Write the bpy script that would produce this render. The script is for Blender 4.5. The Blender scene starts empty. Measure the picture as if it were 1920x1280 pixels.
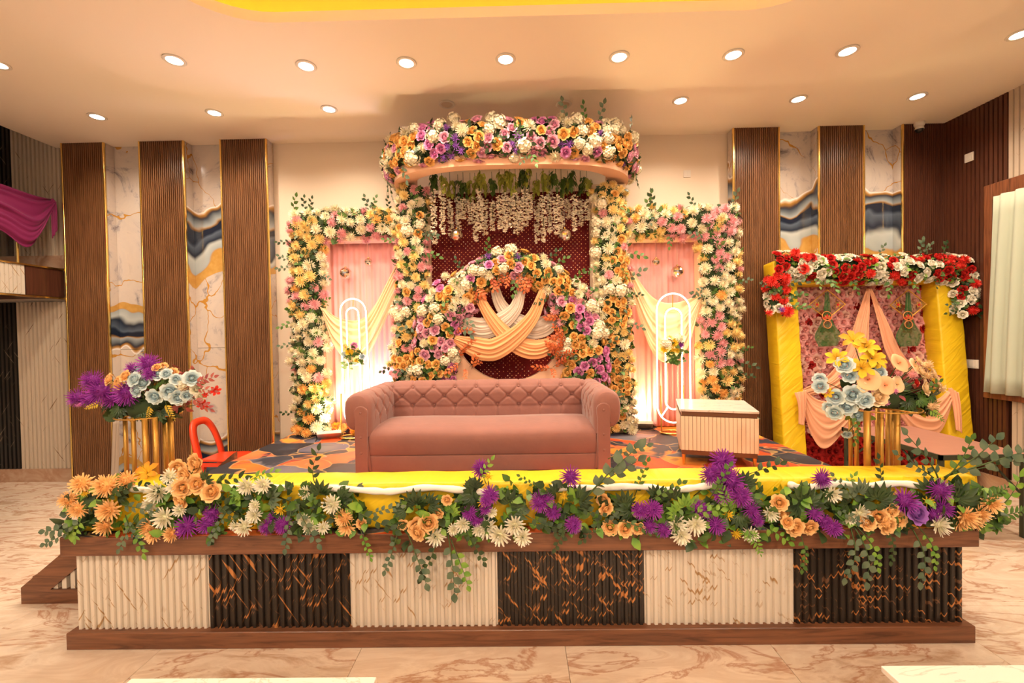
import bpy, bmesh, math, random
from mathutils import Vector, Matrix, Quaternion, noise as mnoise
random.seed(7)
PI = math.pi
S = bpy.context.scene
COL = S.collection
V3 = Vector

# ------------------------------------------------------------------ camera
F_PX, YAW, PITCH, ROLL, EYE = 820.0, -0.0129, -0.0173, -0.0167, 1.84
def cam_axes():
    cy, sy = math.cos(YAW), math.sin(YAW); cp, sp = math.cos(PITCH), math.sin(PITCH); cr, sr = math.cos(ROLL), math.sin(ROLL)
    right = V3((cy, -sy, 0)); fw0 = V3((sy, cy, 0)); up0 = V3((0, 0, 1))
    fw = fw0 * cp + up0 * sp; up = up0 * cp - fw0 * sp
    return right * cr + up * sr, up * cr - right * sr, fw
CR, CU, CF = cam_axes()
CAM = V3((0, 0, EYE))
cam = bpy.data.cameras.new('camera'); cam.sensor_width = 36.0; cam.lens = 36.0 * F_PX / 1920.0
cam.clip_start = 0.05; cam.clip_end = 100
co = bpy.data.objects.new('camera', cam); COL.objects.link(co)
co.matrix_world = Matrix(((CR.x, CU.x, -CF.x, 0), (CR.y, CU.y, -CF.y, 0), (CR.z, CU.z, -CF.z, EYE), (0, 0, 0, 1)))
S.camera = co

# ------------------------------------------------------------------ world, exposure
W = bpy.data.worlds.new('hall_light'); S.world = W; W.use_nodes = True
bg = W.node_tree.nodes['Background']; bg.inputs[0].default_value = (1.0, 0.86, 0.70, 1); bg.inputs[1].default_value = 0.40
S.view_settings.view_transform = 'Standard'; S.view_settings.look = 'None'
S.view_settings.gamma = 1.0; S.view_settings.use_curve_mapping = False
S.view_settings.exposure = 0.70
S.cycles.max_bounces = 5; S.cycles.diffuse_bounces = 3; S.cycles.glossy_bounces = 2; S.cycles.transmission_bounces = 2; S.cycles.transparent_max_bounces = 6
S.cycles.caustics_reflective = False; S.cycles.caustics_refractive = False; S.cycles.use_light_tree = False; S.cycles.use_adaptive_sampling = True; S.cycles.adaptive_threshold = 0.03
LAMP_W, FLOOD_W = 66.0, 72.0      # watts of one ceiling downlight, one stage flood
WARM = (1.0, 0.81, 0.60)

# ------------------------------------------------------------------ where a point of the photo lies on a known plane
def ray(px, py): return CF + CR * ((px - 960) / F_PX) + CU * ((640 - py) / F_PX)
def at(px, py, Y): d = ray(px, py); return CAM + d * (Y / d.y)
def atz(px, py, Z): d = ray(px, py); return CAM + d * ((Z - EYE) / d.z)
def atx(px, py, X): d = ray(px, py); return CAM + d * (X / d.x)

# ------------------------------------------------------------------ materials
MATS = {}
def nd(nt, t, **kw):
    n = nt.nodes.new(t)
    for k, v in kw.items():
        if k in n.inputs.keys(): n.inputs[k].default_value = v
        else: setattr(n, k, v)
    return n
def newmat(name):
    m = bpy.data.materials.new(name); m.use_nodes = True; MATS[name] = m
    nt = m.node_tree; return m, nt, nt.nodes['Principled BSDF']
def L(nt, a, b): nt.links.new(a, b)
def mat(name, col, rough=0.5, metal=0.0, sheen=0.0, bump=None, spec=None, trans=0.0, alpha=1.0, emit=None, estr=0.0, ior=1.45, var=0.0, varscale=8.0):
    m, nt, p = newmat(name)
    p.inputs['Base Color'].default_value = (*col, 1); p.inputs['Roughness'].default_value = rough; p.inputs['Metallic'].default_value = metal
    p.inputs['IOR'].default_value = ior
    if sheen: p.inputs['Sheen Weight'].default_value = sheen; p.inputs['Sheen Roughness'].default_value = 0.4
    if spec is not None: p.inputs['Specular IOR Level'].default_value = spec
    if trans: p.inputs['Transmission Weight'].default_value = trans
    if alpha < 1: p.inputs['Alpha'].default_value = alpha
    if emit: p.inputs['Emission Color'].default_value = (*emit, 1); p.inputs['Emission Strength'].default_value = estr
    if bump or var:
        tc = nd(nt, 'ShaderNodeNewGeometry')
        nz = nd(nt, 'ShaderNodeTexNoise', Scale=(bump[0] if bump else varscale), Detail=4.0); L(nt, tc.outputs['Position'], nz.inputs['Vector'])
        if bump:
            b = nd(nt, 'ShaderNodeBump', Strength=bump[1], Distance=0.02); L(nt, nz.outputs[0], b.inputs['Height']); L(nt, b.outputs[0], p.inputs['Normal'])
        if var:
            n2 = nd(nt, 'ShaderNodeTexNoise', Scale=varscale, Detail=3.0); L(nt, tc.outputs['Position'], n2.inputs['Vector'])
            mx = nd(nt, 'ShaderNodeMix', data_type='RGBA'); L(nt, n2.outputs[0], mx.inputs[0])
            mx.inputs[6].default_value = (*[c * (1 - var) for c in col], 1); mx.inputs[7].default_value = (*[min(1, c * (1 + var)) for c in col], 1)
            L(nt, mx.outputs[2], p.inputs['Base Color'])
    return m
def ramp(nt, fac, stops, interp='LINEAR'):
    r = nd(nt, 'ShaderNodeValToRGB'); cr = r.color_ramp; cr.interpolation = interp
    while len(cr.elements) < len(stops): cr.elements.new(0.5)
    for e, (p, c) in zip(cr.elements, stops): e.position = p; e.color = (*c, 1) if len(c) == 3 else c
    if fac is not None: L(nt, fac, r.inputs[0])
    return r
def mapping(nt, src, scale=(1, 1, 1), rot=(0, 0, 0), loc=(0, 0, 0), typ='POINT'):
    m = nd(nt, 'ShaderNodeMapping', vector_type=typ); L(nt, src, m.inputs['Vector'])
    m.inputs['Scale'].default_value = scale; m.inputs['Rotation'].default_value = rot; m.inputs['Location'].default_value = loc
    return m.outputs[0]
def mixc(nt, f, a, b, blend='MIX'):
    m = nd(nt, 'ShaderNodeMix', data_type='RGBA', blend_type=blend)
    if isinstance(f, (int, float)): m.inputs[0].default_value = f
    else: L(nt, f, m.inputs[0])
    for i, v in ((6, a), (7, b)):
        if isinstance(v, tuple): m.inputs[i].default_value = (*v, 1)
        else: L(nt, v, m.inputs[i])
    return m.outputs[2]
def mth(nt, op, a, b=None):
    m = nd(nt, 'ShaderNodeMath', operation=op)
    for i, v in ((0, a), (1, b)):
        if v is None: continue
        if isinstance(v, (int, float)): m.inputs[i].default_value = v
        else: L(nt, v, m.inputs[i])
    return m.outputs[0]
def noisev(nt, vec, scale, detail=3.0, rough=0.5, dist=0.0):
    n = nd(nt, 'ShaderNodeTexNoise', Scale=scale, Detail=detail, Roughness=rough, Distortion=dist); L(nt, vec, n.inputs['Vector']); return n
def pos(nt): return nd(nt, 'ShaderNodeNewGeometry').outputs['Position']

def petal_mat(name, inner, outer, rough=0.6, p=1.0):
    m, nt, b = newmat(name)
    a = nd(nt, 'ShaderNodeAttribute', attribute_name='t')
    f = mth(nt, 'POWER', a.outputs['Fac'], p)
    n = noisev(nt, pos(nt), 9.0, 2.0)
    c = mixc(nt, f, inner, outer)
    c = mixc(nt, mth(nt, 'MULTIPLY', n.outputs[0], 0.35), c, tuple(x * 0.8 for x in outer))
    L(nt, c, b.inputs['Base Color']); b.inputs['Roughness'].default_value = rough
    b.inputs['Specular IOR Level'].default_value = 0.2
    b.inputs['Subsurface Weight'].default_value = 0.0
    return m
def leaf_mat(name, c1, c2):
    m, nt, b = newmat(name)
    n = noisev(nt, pos(nt), 14.0, 1.0)
    L(nt, mixc(nt, ramp(nt, n.outputs[0], [(0.35, (0, 0, 0)), (0.65, (1, 1, 1))]).outputs[0], c1, c2), b.inputs['Base Color'])
    b.inputs['Roughness'].default_value = 0.45; return m

def wood_mat(name, c1, c2, axis=0, rough=0.38, sc=1.0):
    m, nt, b = newmat(name)
    s = [14.0, 14.0, 14.0]; s[axis] = 1.0
    v = mapping(nt, pos(nt), tuple(x * sc for x in s))
    n = noisev(nt, v, 2.2, 6.0, 0.6, 1.2)
    L(nt, ramp(nt, n.outputs[0], [(0.3, c1), (0.55, c2), (0.75, tuple(x * 1.25 for x in c2))]).outputs[0], b.inputs['Base Color'])
    b.inputs['Roughness'].default_value = rough
    bp = nd(nt, 'ShaderNodeBump', Strength=0.08, Distance=0.01); L(nt, n.outputs[0], bp.inputs['Height']); L(nt, bp.outputs[0], b.inputs['Normal'])
    return m
wood_mat('walnut', (0.085, 0.030, 0.014), (0.20, 0.078, 0.036), 0)
wood_mat('walnut_depth', (0.085, 0.030, 0.014), (0.20, 0.078, 0.036), 1)
wood_mat('slat_brown', (0.115, 0.048, 0.020), (0.20, 0.088, 0.037), 2, 0.35)
wood_mat('slat_groove', (0.035, 0.013, 0.006), (0.05, 0.02, 0.009), 2, 0.6)
wood_mat('dark_slat', (0.060, 0.019, 0.011), (0.095, 0.032, 0.017), 2, 0.3)
wood_mat('window_wood', (0.10, 0.03, 0.012), (0.22, 0.075, 0.03), 2, 0.4)
mat('gold', (0.90, 0.62, 0.20), 0.22, 1.0)
mat('gold_paint', (0.52, 0.28, 0.055), 0.38, 0.55)
mat('wall_paint', (0.80, 0.67, 0.53), 0.75, bump=(120, 0.03))
mat('ceiling_paint', (0.92, 0.82, 0.70), 0.8)
mat('tray_glow_paint', (0.90, 0.62, 0.16), 0.8)  # yellow glow of the cove put into the tray's base colour
mat('grey_paint', (0.68, 0.58, 0.47), 0.8)
mat('led_glow', (1, 0.8, 0.4), 0.5, emit=(1.0, 0.62, 0.14), estr=16.0)
mat('lamp_disc', (1, 1, 1), 0.5, emit=(1.0, 0.93, 0.82), estr=14.0)
mat('neon', (1, 1, 1), 0.5, emit=(1.0, 0.86, 0.56), estr=5.5)
mat('flood_face', (1, 1, 1), 0.4, emit=(1.0, 0.88, 0.6), estr=8.0)
mat('white_plastic', (0.80, 0.74, 0.66), 0.4)
mat('black_plastic', (0.02, 0.018, 0.016), 0.35)
mat('red_plastic', (0.80, 0.060, 0.018), 0.28)
mat('velvet', (0.290, 0.126, 0.104), 0.75, sheen=0.35, bump=(26, 0.10), var=0.14, varscale=7.0)
def satin():
    m, nt, b = newmat('yellow_satin'); p = pos(nt)
    v = mapping(nt, p, (1, 1, 1), (0, 0.75, 0)); v = mapping(nt, v, (2.2, 2.2, 16.0)); n = noisev(nt, v, 1.0, 3.0, 0.5, 0.6)
    bp = nd(nt, 'ShaderNodeBump', Strength=0.45, Distance=0.03); L(nt, n.outputs[0], bp.inputs['Height']); L(nt, bp.outputs[0], b.inputs['Normal'])
    b.inputs['Base Color'].default_value = (0.86, 0.57, 0.014, 1); b.inputs['Roughness'].default_value = 0.4
satin()
mat('peach_cloth', (0.86, 0.50, 0.32), 0.8, sheen=0.2)
mat('peach_drape', (0.84, 0.39, 0.17), 0.7, sheen=0.25)
mat('white_drape', (0.68, 0.55, 0.45), 0.75, sheen=0.2)
mat('cream_drape', (0.86, 0.60, 0.36), 0.75, sheen=0.2)
mat('booth_drape', (0.84, 0.41, 0.24), 0.75, sheen=0.2)
mat('pink_curtain', (0.88, 0.42, 0.40), 0.8)
mat('cream_cloth', (0.84, 0.66, 0.46), 0.8)
mat('dingy_cloth', (0.42, 0.33, 0.26), 0.8)
mat('magenta_cloth', (0.22, 0.010, 0.09), 0.7, sheen=0.2)
mat('green_tulle', (0.05, 0.19, 0.05), 0.9, alpha=0.42)
mat('green_net', (0.20, 0.30, 0.12), 0.9, alpha=0.16)
mat('sage_curtain', (0.50, 0.55, 0.44), 0.8)
mat('foam_white', (0.88, 0.83, 0.75), 0.7, bump=(30, 0.1))
mat('green_steel', (0.055, 0.060, 0.035), 0.5, 0.2)
mat('table_laminate', (0.44, 0.21, 0.16), 0.45, var=0.08, varscale=10)
mat('disco_mirror', (0.85, 0.80, 0.74), 0.08, 1.0)
mat('thread', (0.4, 0.35, 0.3), 0.6)
mat('stem', (0.06, 0.10, 0.025), 0.6)
mat('twig', (0.10, 0.05, 0.02), 0.7)
mat('foam_core', (0.030, 0.050, 0.015), 0.9)
mat('side_table_slat', (0.82, 0.66, 0.48), 0.5)
mat('side_table_brown', (0.16, 0.065, 0.030), 0.45)
mat('metal_gold_leg', (0.75, 0.5, 0.12), 0.3, 0.9)
mat('glass', (0.95, 0.95, 0.9), 0.02, trans=1.0, alpha=0.25)
mat('cream_slat_wall', (0.62, 0.48, 0.36), 0.5)
mat('night_glass', (0.02, 0.025, 0.03), 0.05)
mat('red_wall_core', (0.35, 0.015, 0.012), 0.9)
mat('pink_wall_core', (0.62, 0.20, 0.19), 0.9)
mat('gold_wire', (0.80, 0.45, 0.08), 0.35, 0.6)
mat('copper_bead', (0.75, 0.25, 0.08), 0.4, 0.3)
mat('bright_red', (0.65, 0.02, 0.02), 0.5)

# flowers: colour goes from the heart of a petal (t = 0) to its rim (t = 1)
petal_mat('f_orange', (0.88, 0.40, 0.07), (0.96, 0.58, 0.20))
petal_mat('f_yellow', (0.84, 0.54, 0.14), (0.96, 0.73, 0.32))
petal_mat('f_pink', (0.74, 0.24, 0.28), (0.90, 0.48, 0.48))
petal_mat('f_rosepink', (0.78, 0.22, 0.42), (0.92, 0.52, 0.62))
petal_mat('f_magenta', (0.66, 0.12, 0.42), (0.86, 0.36, 0.62))
petal_mat('f_cream', (0.80, 0.68, 0.36), (0.93, 0.84, 0.64))
petal_mat('f_white', (0.74, 0.70, 0.36), (0.92, 0.87, 0.74))
petal_mat('f_ivory', (0.86, 0.76, 0.56), (0.92, 0.85, 0.72))
petal_mat('f_purple', (0.14, 0.012, 0.17), (0.36, 0.05, 0.42))
petal_mat('f_violet', (0.16, 0.04, 0.30), (0.40, 0.16, 0.55))
petal_mat('f_peach', (0.88, 0.40, 0.10), (0.98, 0.62, 0.28))
petal_mat('f_bigpeach', (0.88, 0.24, 0.10), (0.97, 0.66, 0.36), p=0.45)
petal_mat('f_creampeach', (0.92, 0.55, 0.25), (0.97, 0.76, 0.48))
petal_mat('f_blue', (0.28, 0.50, 0.62), (0.74, 0.84, 0.84), p=0.9)
petal_mat('f_lily', (0.60, 0.30, 0.02), (0.92, 0.66, 0.04))
petal_mat('f_orangelily', (0.92, 0.62, 0.05), (0.88, 0.26, 0.03))
petal_mat('f_red', (0.32, 0.008, 0.008), (0.62, 0.025, 0.02))
petal_mat('f_brightred', (0.55, 0.012, 0.012), (0.80, 0.05, 0.03))
petal_mat('f_wallpink', (0.70, 0.23, 0.22), (0.82, 0.37, 0.35))
petal_mat('f_wallpale', (0.70, 0.32, 0.26), (0.86, 0.52, 0.44))
petal_mat('f_wallred', (0.22, 0.006, 0.006), (0.44, 0.016, 0.014))
petal_mat('f_blossom', (0.97, 0.82, 0.60), (0.99, 0.91, 0.74))
leaf_mat('leaf_dark', (0.018, 0.040, 0.012), (0.045, 0.085, 0.022))
leaf_mat('leaf_mid', (0.05, 0.12, 0.02), (0.10, 0.20, 0.03))
leaf_mat('leaf_bright', (0.12, 0.28, 0.03), (0.24, 0.40, 0.05))
leaf_mat('leaf_lime', (0.38, 0.44, 0.06), (0.52, 0.56, 0.09))
leaf_mat('leaf_euca', (0.07, 0.12, 0.07), (0.14, 0.19, 0.11))
leaf_mat('leaf_autumn', (0.48, 0.08, 0.02), (0.70, 0.17, 0.04))
leaf_mat('leaf_wine', (0.30, 0.05, 0.06), (0.46, 0.12, 0.09))
leaf_mat('leaf_gold', (0.50, 0.32, 0.02), (0.62, 0.45, 0.04))

def marble_streaks(name, base, vein, fine, rough, thr, dens=1.0):
    m, nt, b = newmat(name); sx = nd(nt, 'ShaderNodeSeparateXYZ'); L(nt, pos(nt), sx.inputs[0]); cb = nd(nt, 'ShaderNodeCombineXYZ')
    L(nt, mth(nt, 'ADD', sx.outputs[0], sx.outputs[1]), cb.inputs[0]); L(nt, sx.outputs[2], cb.inputs[2]); p = cb.outputs[0]
    out = None
    for ang, off in ((0.62, 0.0), (-0.62, 3.7)):
        v = mapping(nt, p, (1, 1, 1), (0, ang, 0), (off, 0, 0))
        v = mapping(nt, v, (56 * dens, 0.01, 3.6 * dens))
        n = noisev(nt, v, 1.0, 0.0, 0.5, 0.0)
        k = ramp(nt, n.outputs[0], [(thr, (0, 0, 0)), (thr + 0.035, (1, 1, 1))]).outputs[0]
        v2 = mapping(nt, p, (1, 1, 1), (0, ang, 0), (off + 9, 0, 0)); v2 = mapping(nt, v2, (60 * dens, 0.01, 9 * dens))
        n2 = noisev(nt, v2, 1.0, 0.0); k2 = ramp(nt, n2.outputs[0], [(thr + 0.02, (0, 0, 0)), (thr + 0.05, (1, 1, 1))]).outputs[0]
        c = mixc(nt, k2, base if out is None else out, fine)
        out = mixc(nt, k, c, vein)
    L(nt, out, b.inputs['Base Color']); b.inputs['Roughness'].default_value = rough
    return m
marble_streaks('panel_cream', (0.70, 0.62, 0.52), (0.42, 0.25, 0.11), (0.56, 0.44, 0.32), 0.4, 0.735)
marble_streaks('panel_black', (0.022, 0.015, 0.011), (0.52, 0.20, 0.055), (0.15, 0.07, 0.035), 0.35, 0.70)
marble_streaks('wall_cream', (0.55, 0.45, 0.35), (0.22, 0.13, 0.07), (0.48, 0.38, 0.29), 0.4, 0.775, 0.8)
marble_streaks('wall_black', (0.014, 0.011, 0.009), (0.16, 0.12, 0.09), (0.05, 0.04, 0.03), 0.35, 0.765, 0.8)

def floor_mat():
    m, nt, b = newmat('floor_marble')
    oi = nd(nt, 'ShaderNodeObjectInfo')
    off = nd(nt, 'ShaderNodeVectorMath', operation='SCALE'); 
    cmb = nd(nt, 'ShaderNodeCombineXYZ'); L(nt, oi.outputs['Random'], cmb.inputs[0]); L(nt, oi.outputs['Random'], cmb.inputs[2])
    L(nt, cmb.outputs[0], off.inputs[0]); off.inputs['Scale'].default_value = 23.0
    ad = nd(nt, 'ShaderNodeVectorMath', operation='ADD'); L(nt, pos(nt), ad.inputs[0]); L(nt, off.outputs[0], ad.inputs[1])
    v = mapping(nt, ad.outputs[0], (0.9, 3.0, 1), (0, 0, -0.35))
    n = noisev(nt, v, 1.5, 6.0, 0.62, 1.3)
    v2 = mapping(nt, ad.outputs[0], (0.7, 2.0, 1), (0, 0, -0.5), (5, 2, 0)); n2 = noisev(nt, v2, 1.3, 7.0, 0.6, 1.0)
    c = ramp(nt, n.outputs[0], [(0.28, (0.80, 0.69, 0.57)), (0.44, (0.70, 0.55, 0.43)), (0.54, (0.80, 0.67, 0.55)), (0.66, (0.56, 0.38, 0.26)), (0.75, (0.68, 0.53, 0.41))]).outputs[0]
    k = ramp(nt, mth(nt, 'ABSOLUTE', mth(nt, 'SUBTRACT', n2.outputs[0], 0.5)), [(0.0, (1, 1, 1)), (0.022, (0, 0, 0))]).outputs[0]
    c = mixc(nt, mth(nt, 'MULTIPLY', k, 0.7), c, (0.42, 0.17, 0.08))
    L(nt, c, b.inputs['Base Color']); b.inputs['Roughness'].default_value = 0.22
floor_mat()
def skirt_mat():
    m, nt, b = newmat('skirting_marble'); n = noisev(nt, pos(nt), 3.0, 6.0, 0.6, 1.5)
    L(nt, ramp(nt, n.outputs[0], [(0.35, (0.50, 0.34, 0.24)), (0.55, (0.38, 0.21, 0.13)), (0.7, (0.58, 0.42, 0.31))]).outputs[0], b.inputs['Base Color']); b.inputs['Roughness'].default_value = 0.3
skirt_mat()
def white_marble():
    m, nt, b = newmat('white_marble'); v = mapping(nt, pos(nt), (1, 2.2, 1), (0, 0, 0.5)); n = noisev(nt, v, 1.6, 6.0, 0.6, 1.6)
    k = ramp(nt, mth(nt, 'ABSOLUTE', mth(nt, 'SUBTRACT', n.outputs[0], 0.5)), [(0.0, (1, 1, 1)), (0.02, (0, 0, 0))]).outputs[0]
    L(nt, mixc(nt, mth(nt, 'MULTIPLY', k, 0.5), (0.74, 0.68, 0.61), (0.38, 0.32, 0.27)), b.inputs['Base Color']); b.inputs['Roughness'].default_value = 0.2
white_marble()

def agate(name, z0, tilt, seed, per=2.8, flip=1.0, zmax=9.0):
    m, nt, b = newmat(name); p = pos(nt)
    sx = nd(nt, 'ShaderNodeSeparateXYZ'); L(nt, p, sx.inputs[0])
    ps = mapping(nt, p, (1, 1, 1), (0, 0, 0), (seed, 0, seed))
    n = noisev(nt, ps, 1.5, 2.0, 0.4, 0.4)
    f = mth(nt, 'ADD', mth(nt, 'SUBTRACT', sx.outputs[2], z0), mth(nt, 'MULTIPLY', mth(nt, 'SUBTRACT', n.outputs[0], 0.5), 0.9))
    zmask = mth(nt, 'LESS_THAN', sx.outputs[2], zmax)
    f = mth(nt, 'ADD', f, mth(nt, 'MULTIPLY', mth(nt, 'PINGPONG', sx.outputs[0], 0.9), tilt))
    g = mth(nt, 'FRACT', mth(nt, 'ADD', mth(nt, 'DIVIDE', f, per * flip), 0.5))
    g = mth(nt, 'ADD', mth(nt, 'MULTIPLY', mth(nt, 'SUBTRACT', g, 0.5), 0.62), 0.52)
    GO = (0.50, 0.24, 0.04); NV = (0.014, 0.020, 0.040); PB = (0.36, 0.40, 0.42); WH = (1, 1, 1)
    nv = noisev(nt, ps, 1.8, 8.0, 0.68, 2.2)
    mar = ramp(nt, nv.outputs[0], [(0.32, (0.13, 0.11, 0.12)), (0.39, (0.40, 0.35, 0.34)), (0.46, (0.58, 0.50, 0.45)), (0.6, (0.62, 0.53, 0.46)), (0.7, (0.50, 0.42, 0.38))]).outputs[0]
    vv = nd(nt, 'ShaderNodeTexVoronoi', feature='DISTANCE_TO_EDGE', Scale=1.25)
    wv = nd(nt, 'ShaderNodeVectorMath', operation='ADD'); L(nt, ps, wv.inputs[0])
    nw = noisev(nt, ps, 2.5, 3.0); sc = nd(nt, 'ShaderNodeVectorMath', operation='SCALE'); L(nt, nw.outputs['Color'], sc.inputs[0]); sc.inputs['Scale'].default_value = 0.5
    L(nt, sc.outputs[0], wv.inputs[1]); L(nt, wv.outputs[0], vv.inputs['Vector'])
    thick = mth(nt, 'MULTIPLY', noisev(nt, ps, 3.1, 1.0).outputs[0], 0.022)
    k = mth(nt, 'LESS_THAN', vv.outputs['Distance'], mth(nt, 'SUBTRACT', thick, 0.004))
    mar = mixc(nt, k, mar, GO)
    nb = noisev(nt, ps, 14.0, 3.0)
    chunk = mixc(nt, nb.outputs[0], (0.42, 0.20, 0.03), (0.66, 0.40, 0.12))
    band = ramp(nt, g, [(0.0, WH), (0.42, GO), (0.46, GO), (0.465, PB), (0.49, (0.50, 0.53, 0.52)), (0.505, NV), (0.535, (0.10, 0.13, 0.18)),
                        (0.545, NV), (0.565, NV), (0.568, GO), (0.572, PB), (0.60, NV), (0.612, GO), (0.618, WH)])
    isb = ramp(nt, g, [(0.0, (0, 0, 0)), (0.424, (0, 0, 0)), (0.425, (1, 1, 1)), (0.617, (1, 1, 1)), (0.618, (0, 0, 0))])
    isg = ramp(nt, g, [(0.0, (0, 0, 0)), (0.424, (0, 0, 0)), (0.425, (1, 1, 1)), (0.46, (1, 1, 1)), (0.461, (0, 0, 0))])
    c = mixc(nt, mth(nt, 'MULTIPLY', isb.outputs[0], zmask), mar, band.outputs[0]); c = mixc(nt, mth(nt, 'MULTIPLY', isg.outputs[0], zmask), c, chunk)
    L(nt, c, b.inputs['Base Color']); b.inputs['Roughness'].default_value = 0.14
agate('agate_a', 2.10, 0.25, 1.0, 2.0, -1.0, 3.2); agate('agate_b', 3.2, 0.35, 4.0, 2.8); agate('agate_c', 3.1, -0.35, 9.0, 2.9); agate('agate_d', 2.9, -0.35, 14.0, 2.9)

def carpet_mat():
    m, nt, b = newmat('print_carpet'); p = pos(nt)
    nw = noisev(nt, p, 1.6, 2.0); sc = nd(nt, 'ShaderNodeVectorMath', operation='SCALE'); L(nt, nw.outputs['Color'], sc.inputs[0]); sc.inputs['Scale'].default_value = 0.5
    ad = nd(nt, 'ShaderNodeVectorMath', operation='ADD'); L(nt, p, ad.inputs[0]); L(nt, sc.outputs[0], ad.inputs[1])
    v = nd(nt, 'ShaderNodeTexVoronoi', Scale=3.0, Randomness=0.9); L(nt, ad.outputs[0], v.inputs['Vector'])
    e = nd(nt, 'ShaderNodeTexVoronoi', feature='DISTANCE_TO_EDGE', Scale=3.0, Randomness=0.9); L(nt, ad.outputs[0], e.inputs['Vector'])
    sp = nd(nt, 'ShaderNodeSeparateColor'); L(nt, v.outputs['Color'], sp.inputs[0])
    cell = ramp(nt, sp.outputs[0], [(0.0, (0.012, 0.018, 0.04)), (0.24, (0.03, 0.05, 0.10)), (0.25, (0.62, 0.10, 0.02)), (0.48, (0.80, 0.20, 0.03)), (0.5, (0.92, 0.40, 0.06)), (0.66, (0.92, 0.40, 0.06)),
                                    (0.67, (0.12, 0.16, 0.26)), (0.82, (0.10, 0.10, 0.14)), (0.83, (0.72, 0.20, 0.08)), (1.0, (0.50, 0.05, 0.02))], 'CONSTANT').outputs[0]
    grad = ramp(nt, v.outputs['Distance'], [(0.0, (1.0, 0.62, 0.18)), (0.35, (0.9, 0.34, 0.06)), (0.7, (0.3, 0.04, 0.03))]).outputs[0]
    c = mixc(nt, 0.40, cell, grad, 'OVERLAY')
    n3 = noisev(nt, p, 5.0, 5.0, 0.6, 1.5)
    c = mixc(nt, ramp(nt, n3.outputs[0], [(0.64, (0, 0, 0)), (0.76, (0.7, 0.7, 0.7))]).outputs[0], c, (0.66, 0.55, 0.58))
    n4 = noisev(nt, mapping(nt, p, (1, 1, 1), (0, 0, 0), (7, 3, 0)), 2.4, 3.0, 0.5, 0.8)
    c = mixc(nt, ramp(nt, n4.outputs[0], [(0.53, (0, 0, 0)), (0.60, (1, 1, 1))]).outputs[0], c, (0.022, 0.028, 0.05))
    k = ramp(nt, e.outputs['Distance'], [(0.0, (1, 1, 1)), (0.012, (1, 1, 1)), (0.02, (0, 0, 0))]).outputs[0]
    c = mixc(nt, mth(nt, 'MULTIPLY', k, 0.4), c, (0.82, 0.50, 0.16))
    L(nt, c, b.inputs['Base Color']); b.inputs['Roughness'].default_value = 0.55
carpet_mat()
def sequin_mat():
    m, nt, b = newmat('sequin_maroon'); p = pos(nt)
    v = mapping(nt, p, (1, 0.0001, 1)); v = mapping(nt, v, (1, 1, 1), (0, PI / 4, 0))
    vo = nd(nt, 'ShaderNodeTexVoronoi', Scale=28.0, Randomness=0.0); L(nt, v, vo.inputs['Vector'])
    dot = ramp(nt, vo.outputs['Distance'], [(0.0, (1, 1, 1)), (0.13, (1, 1, 1)), (0.18, (0, 0, 0))]).outputs[0]
    sp = nd(nt, 'ShaderNodeSeparateColor'); L(nt, vo.outputs['Color'], sp.inputs[0])
    big = noisev(nt, p, 2.2, 2.0)
    gate = mth(nt, 'MULTIPLY', dot, ramp(nt, mth(nt, 'ADD', mth(nt, 'MULTIPLY', sp.outputs[0], 0.7), big.outputs[0]), [(0.62, (0, 0, 0)), (0.72, (1, 1, 1))]).outputs[0])
    gc = ramp(nt, sp.outputs[1], [(0.0, (0.55, 0.16, 0.06)), (0.6, (0.85, 0.38, 0.15)), (0.9, (0.95, 0.62, 0.36)), (1.0, (1, 0.9, 0.75))]).outputs[0]  # sparkle painted in: random dot colours run up to near white
    n = noisev(nt, p, 60, 2.0)
    base = ramp(nt, n.outputs[0], [(0.3, (0.085, 0.003, 0.005)), (0.7, (0.14, 0.005, 0.007))]).outputs[0]
    L(nt, mixc(nt, gate, base, gc), b.inputs['Base Color'])
    L(nt, mth(nt, 'MULTIPLY', gate, 0.35), b.inputs['Metallic']); b.inputs['Roughness'].default_value = 0.6; b.inputs['Specular IOR Level'].default_value = 0.15
sequin_mat()

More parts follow.
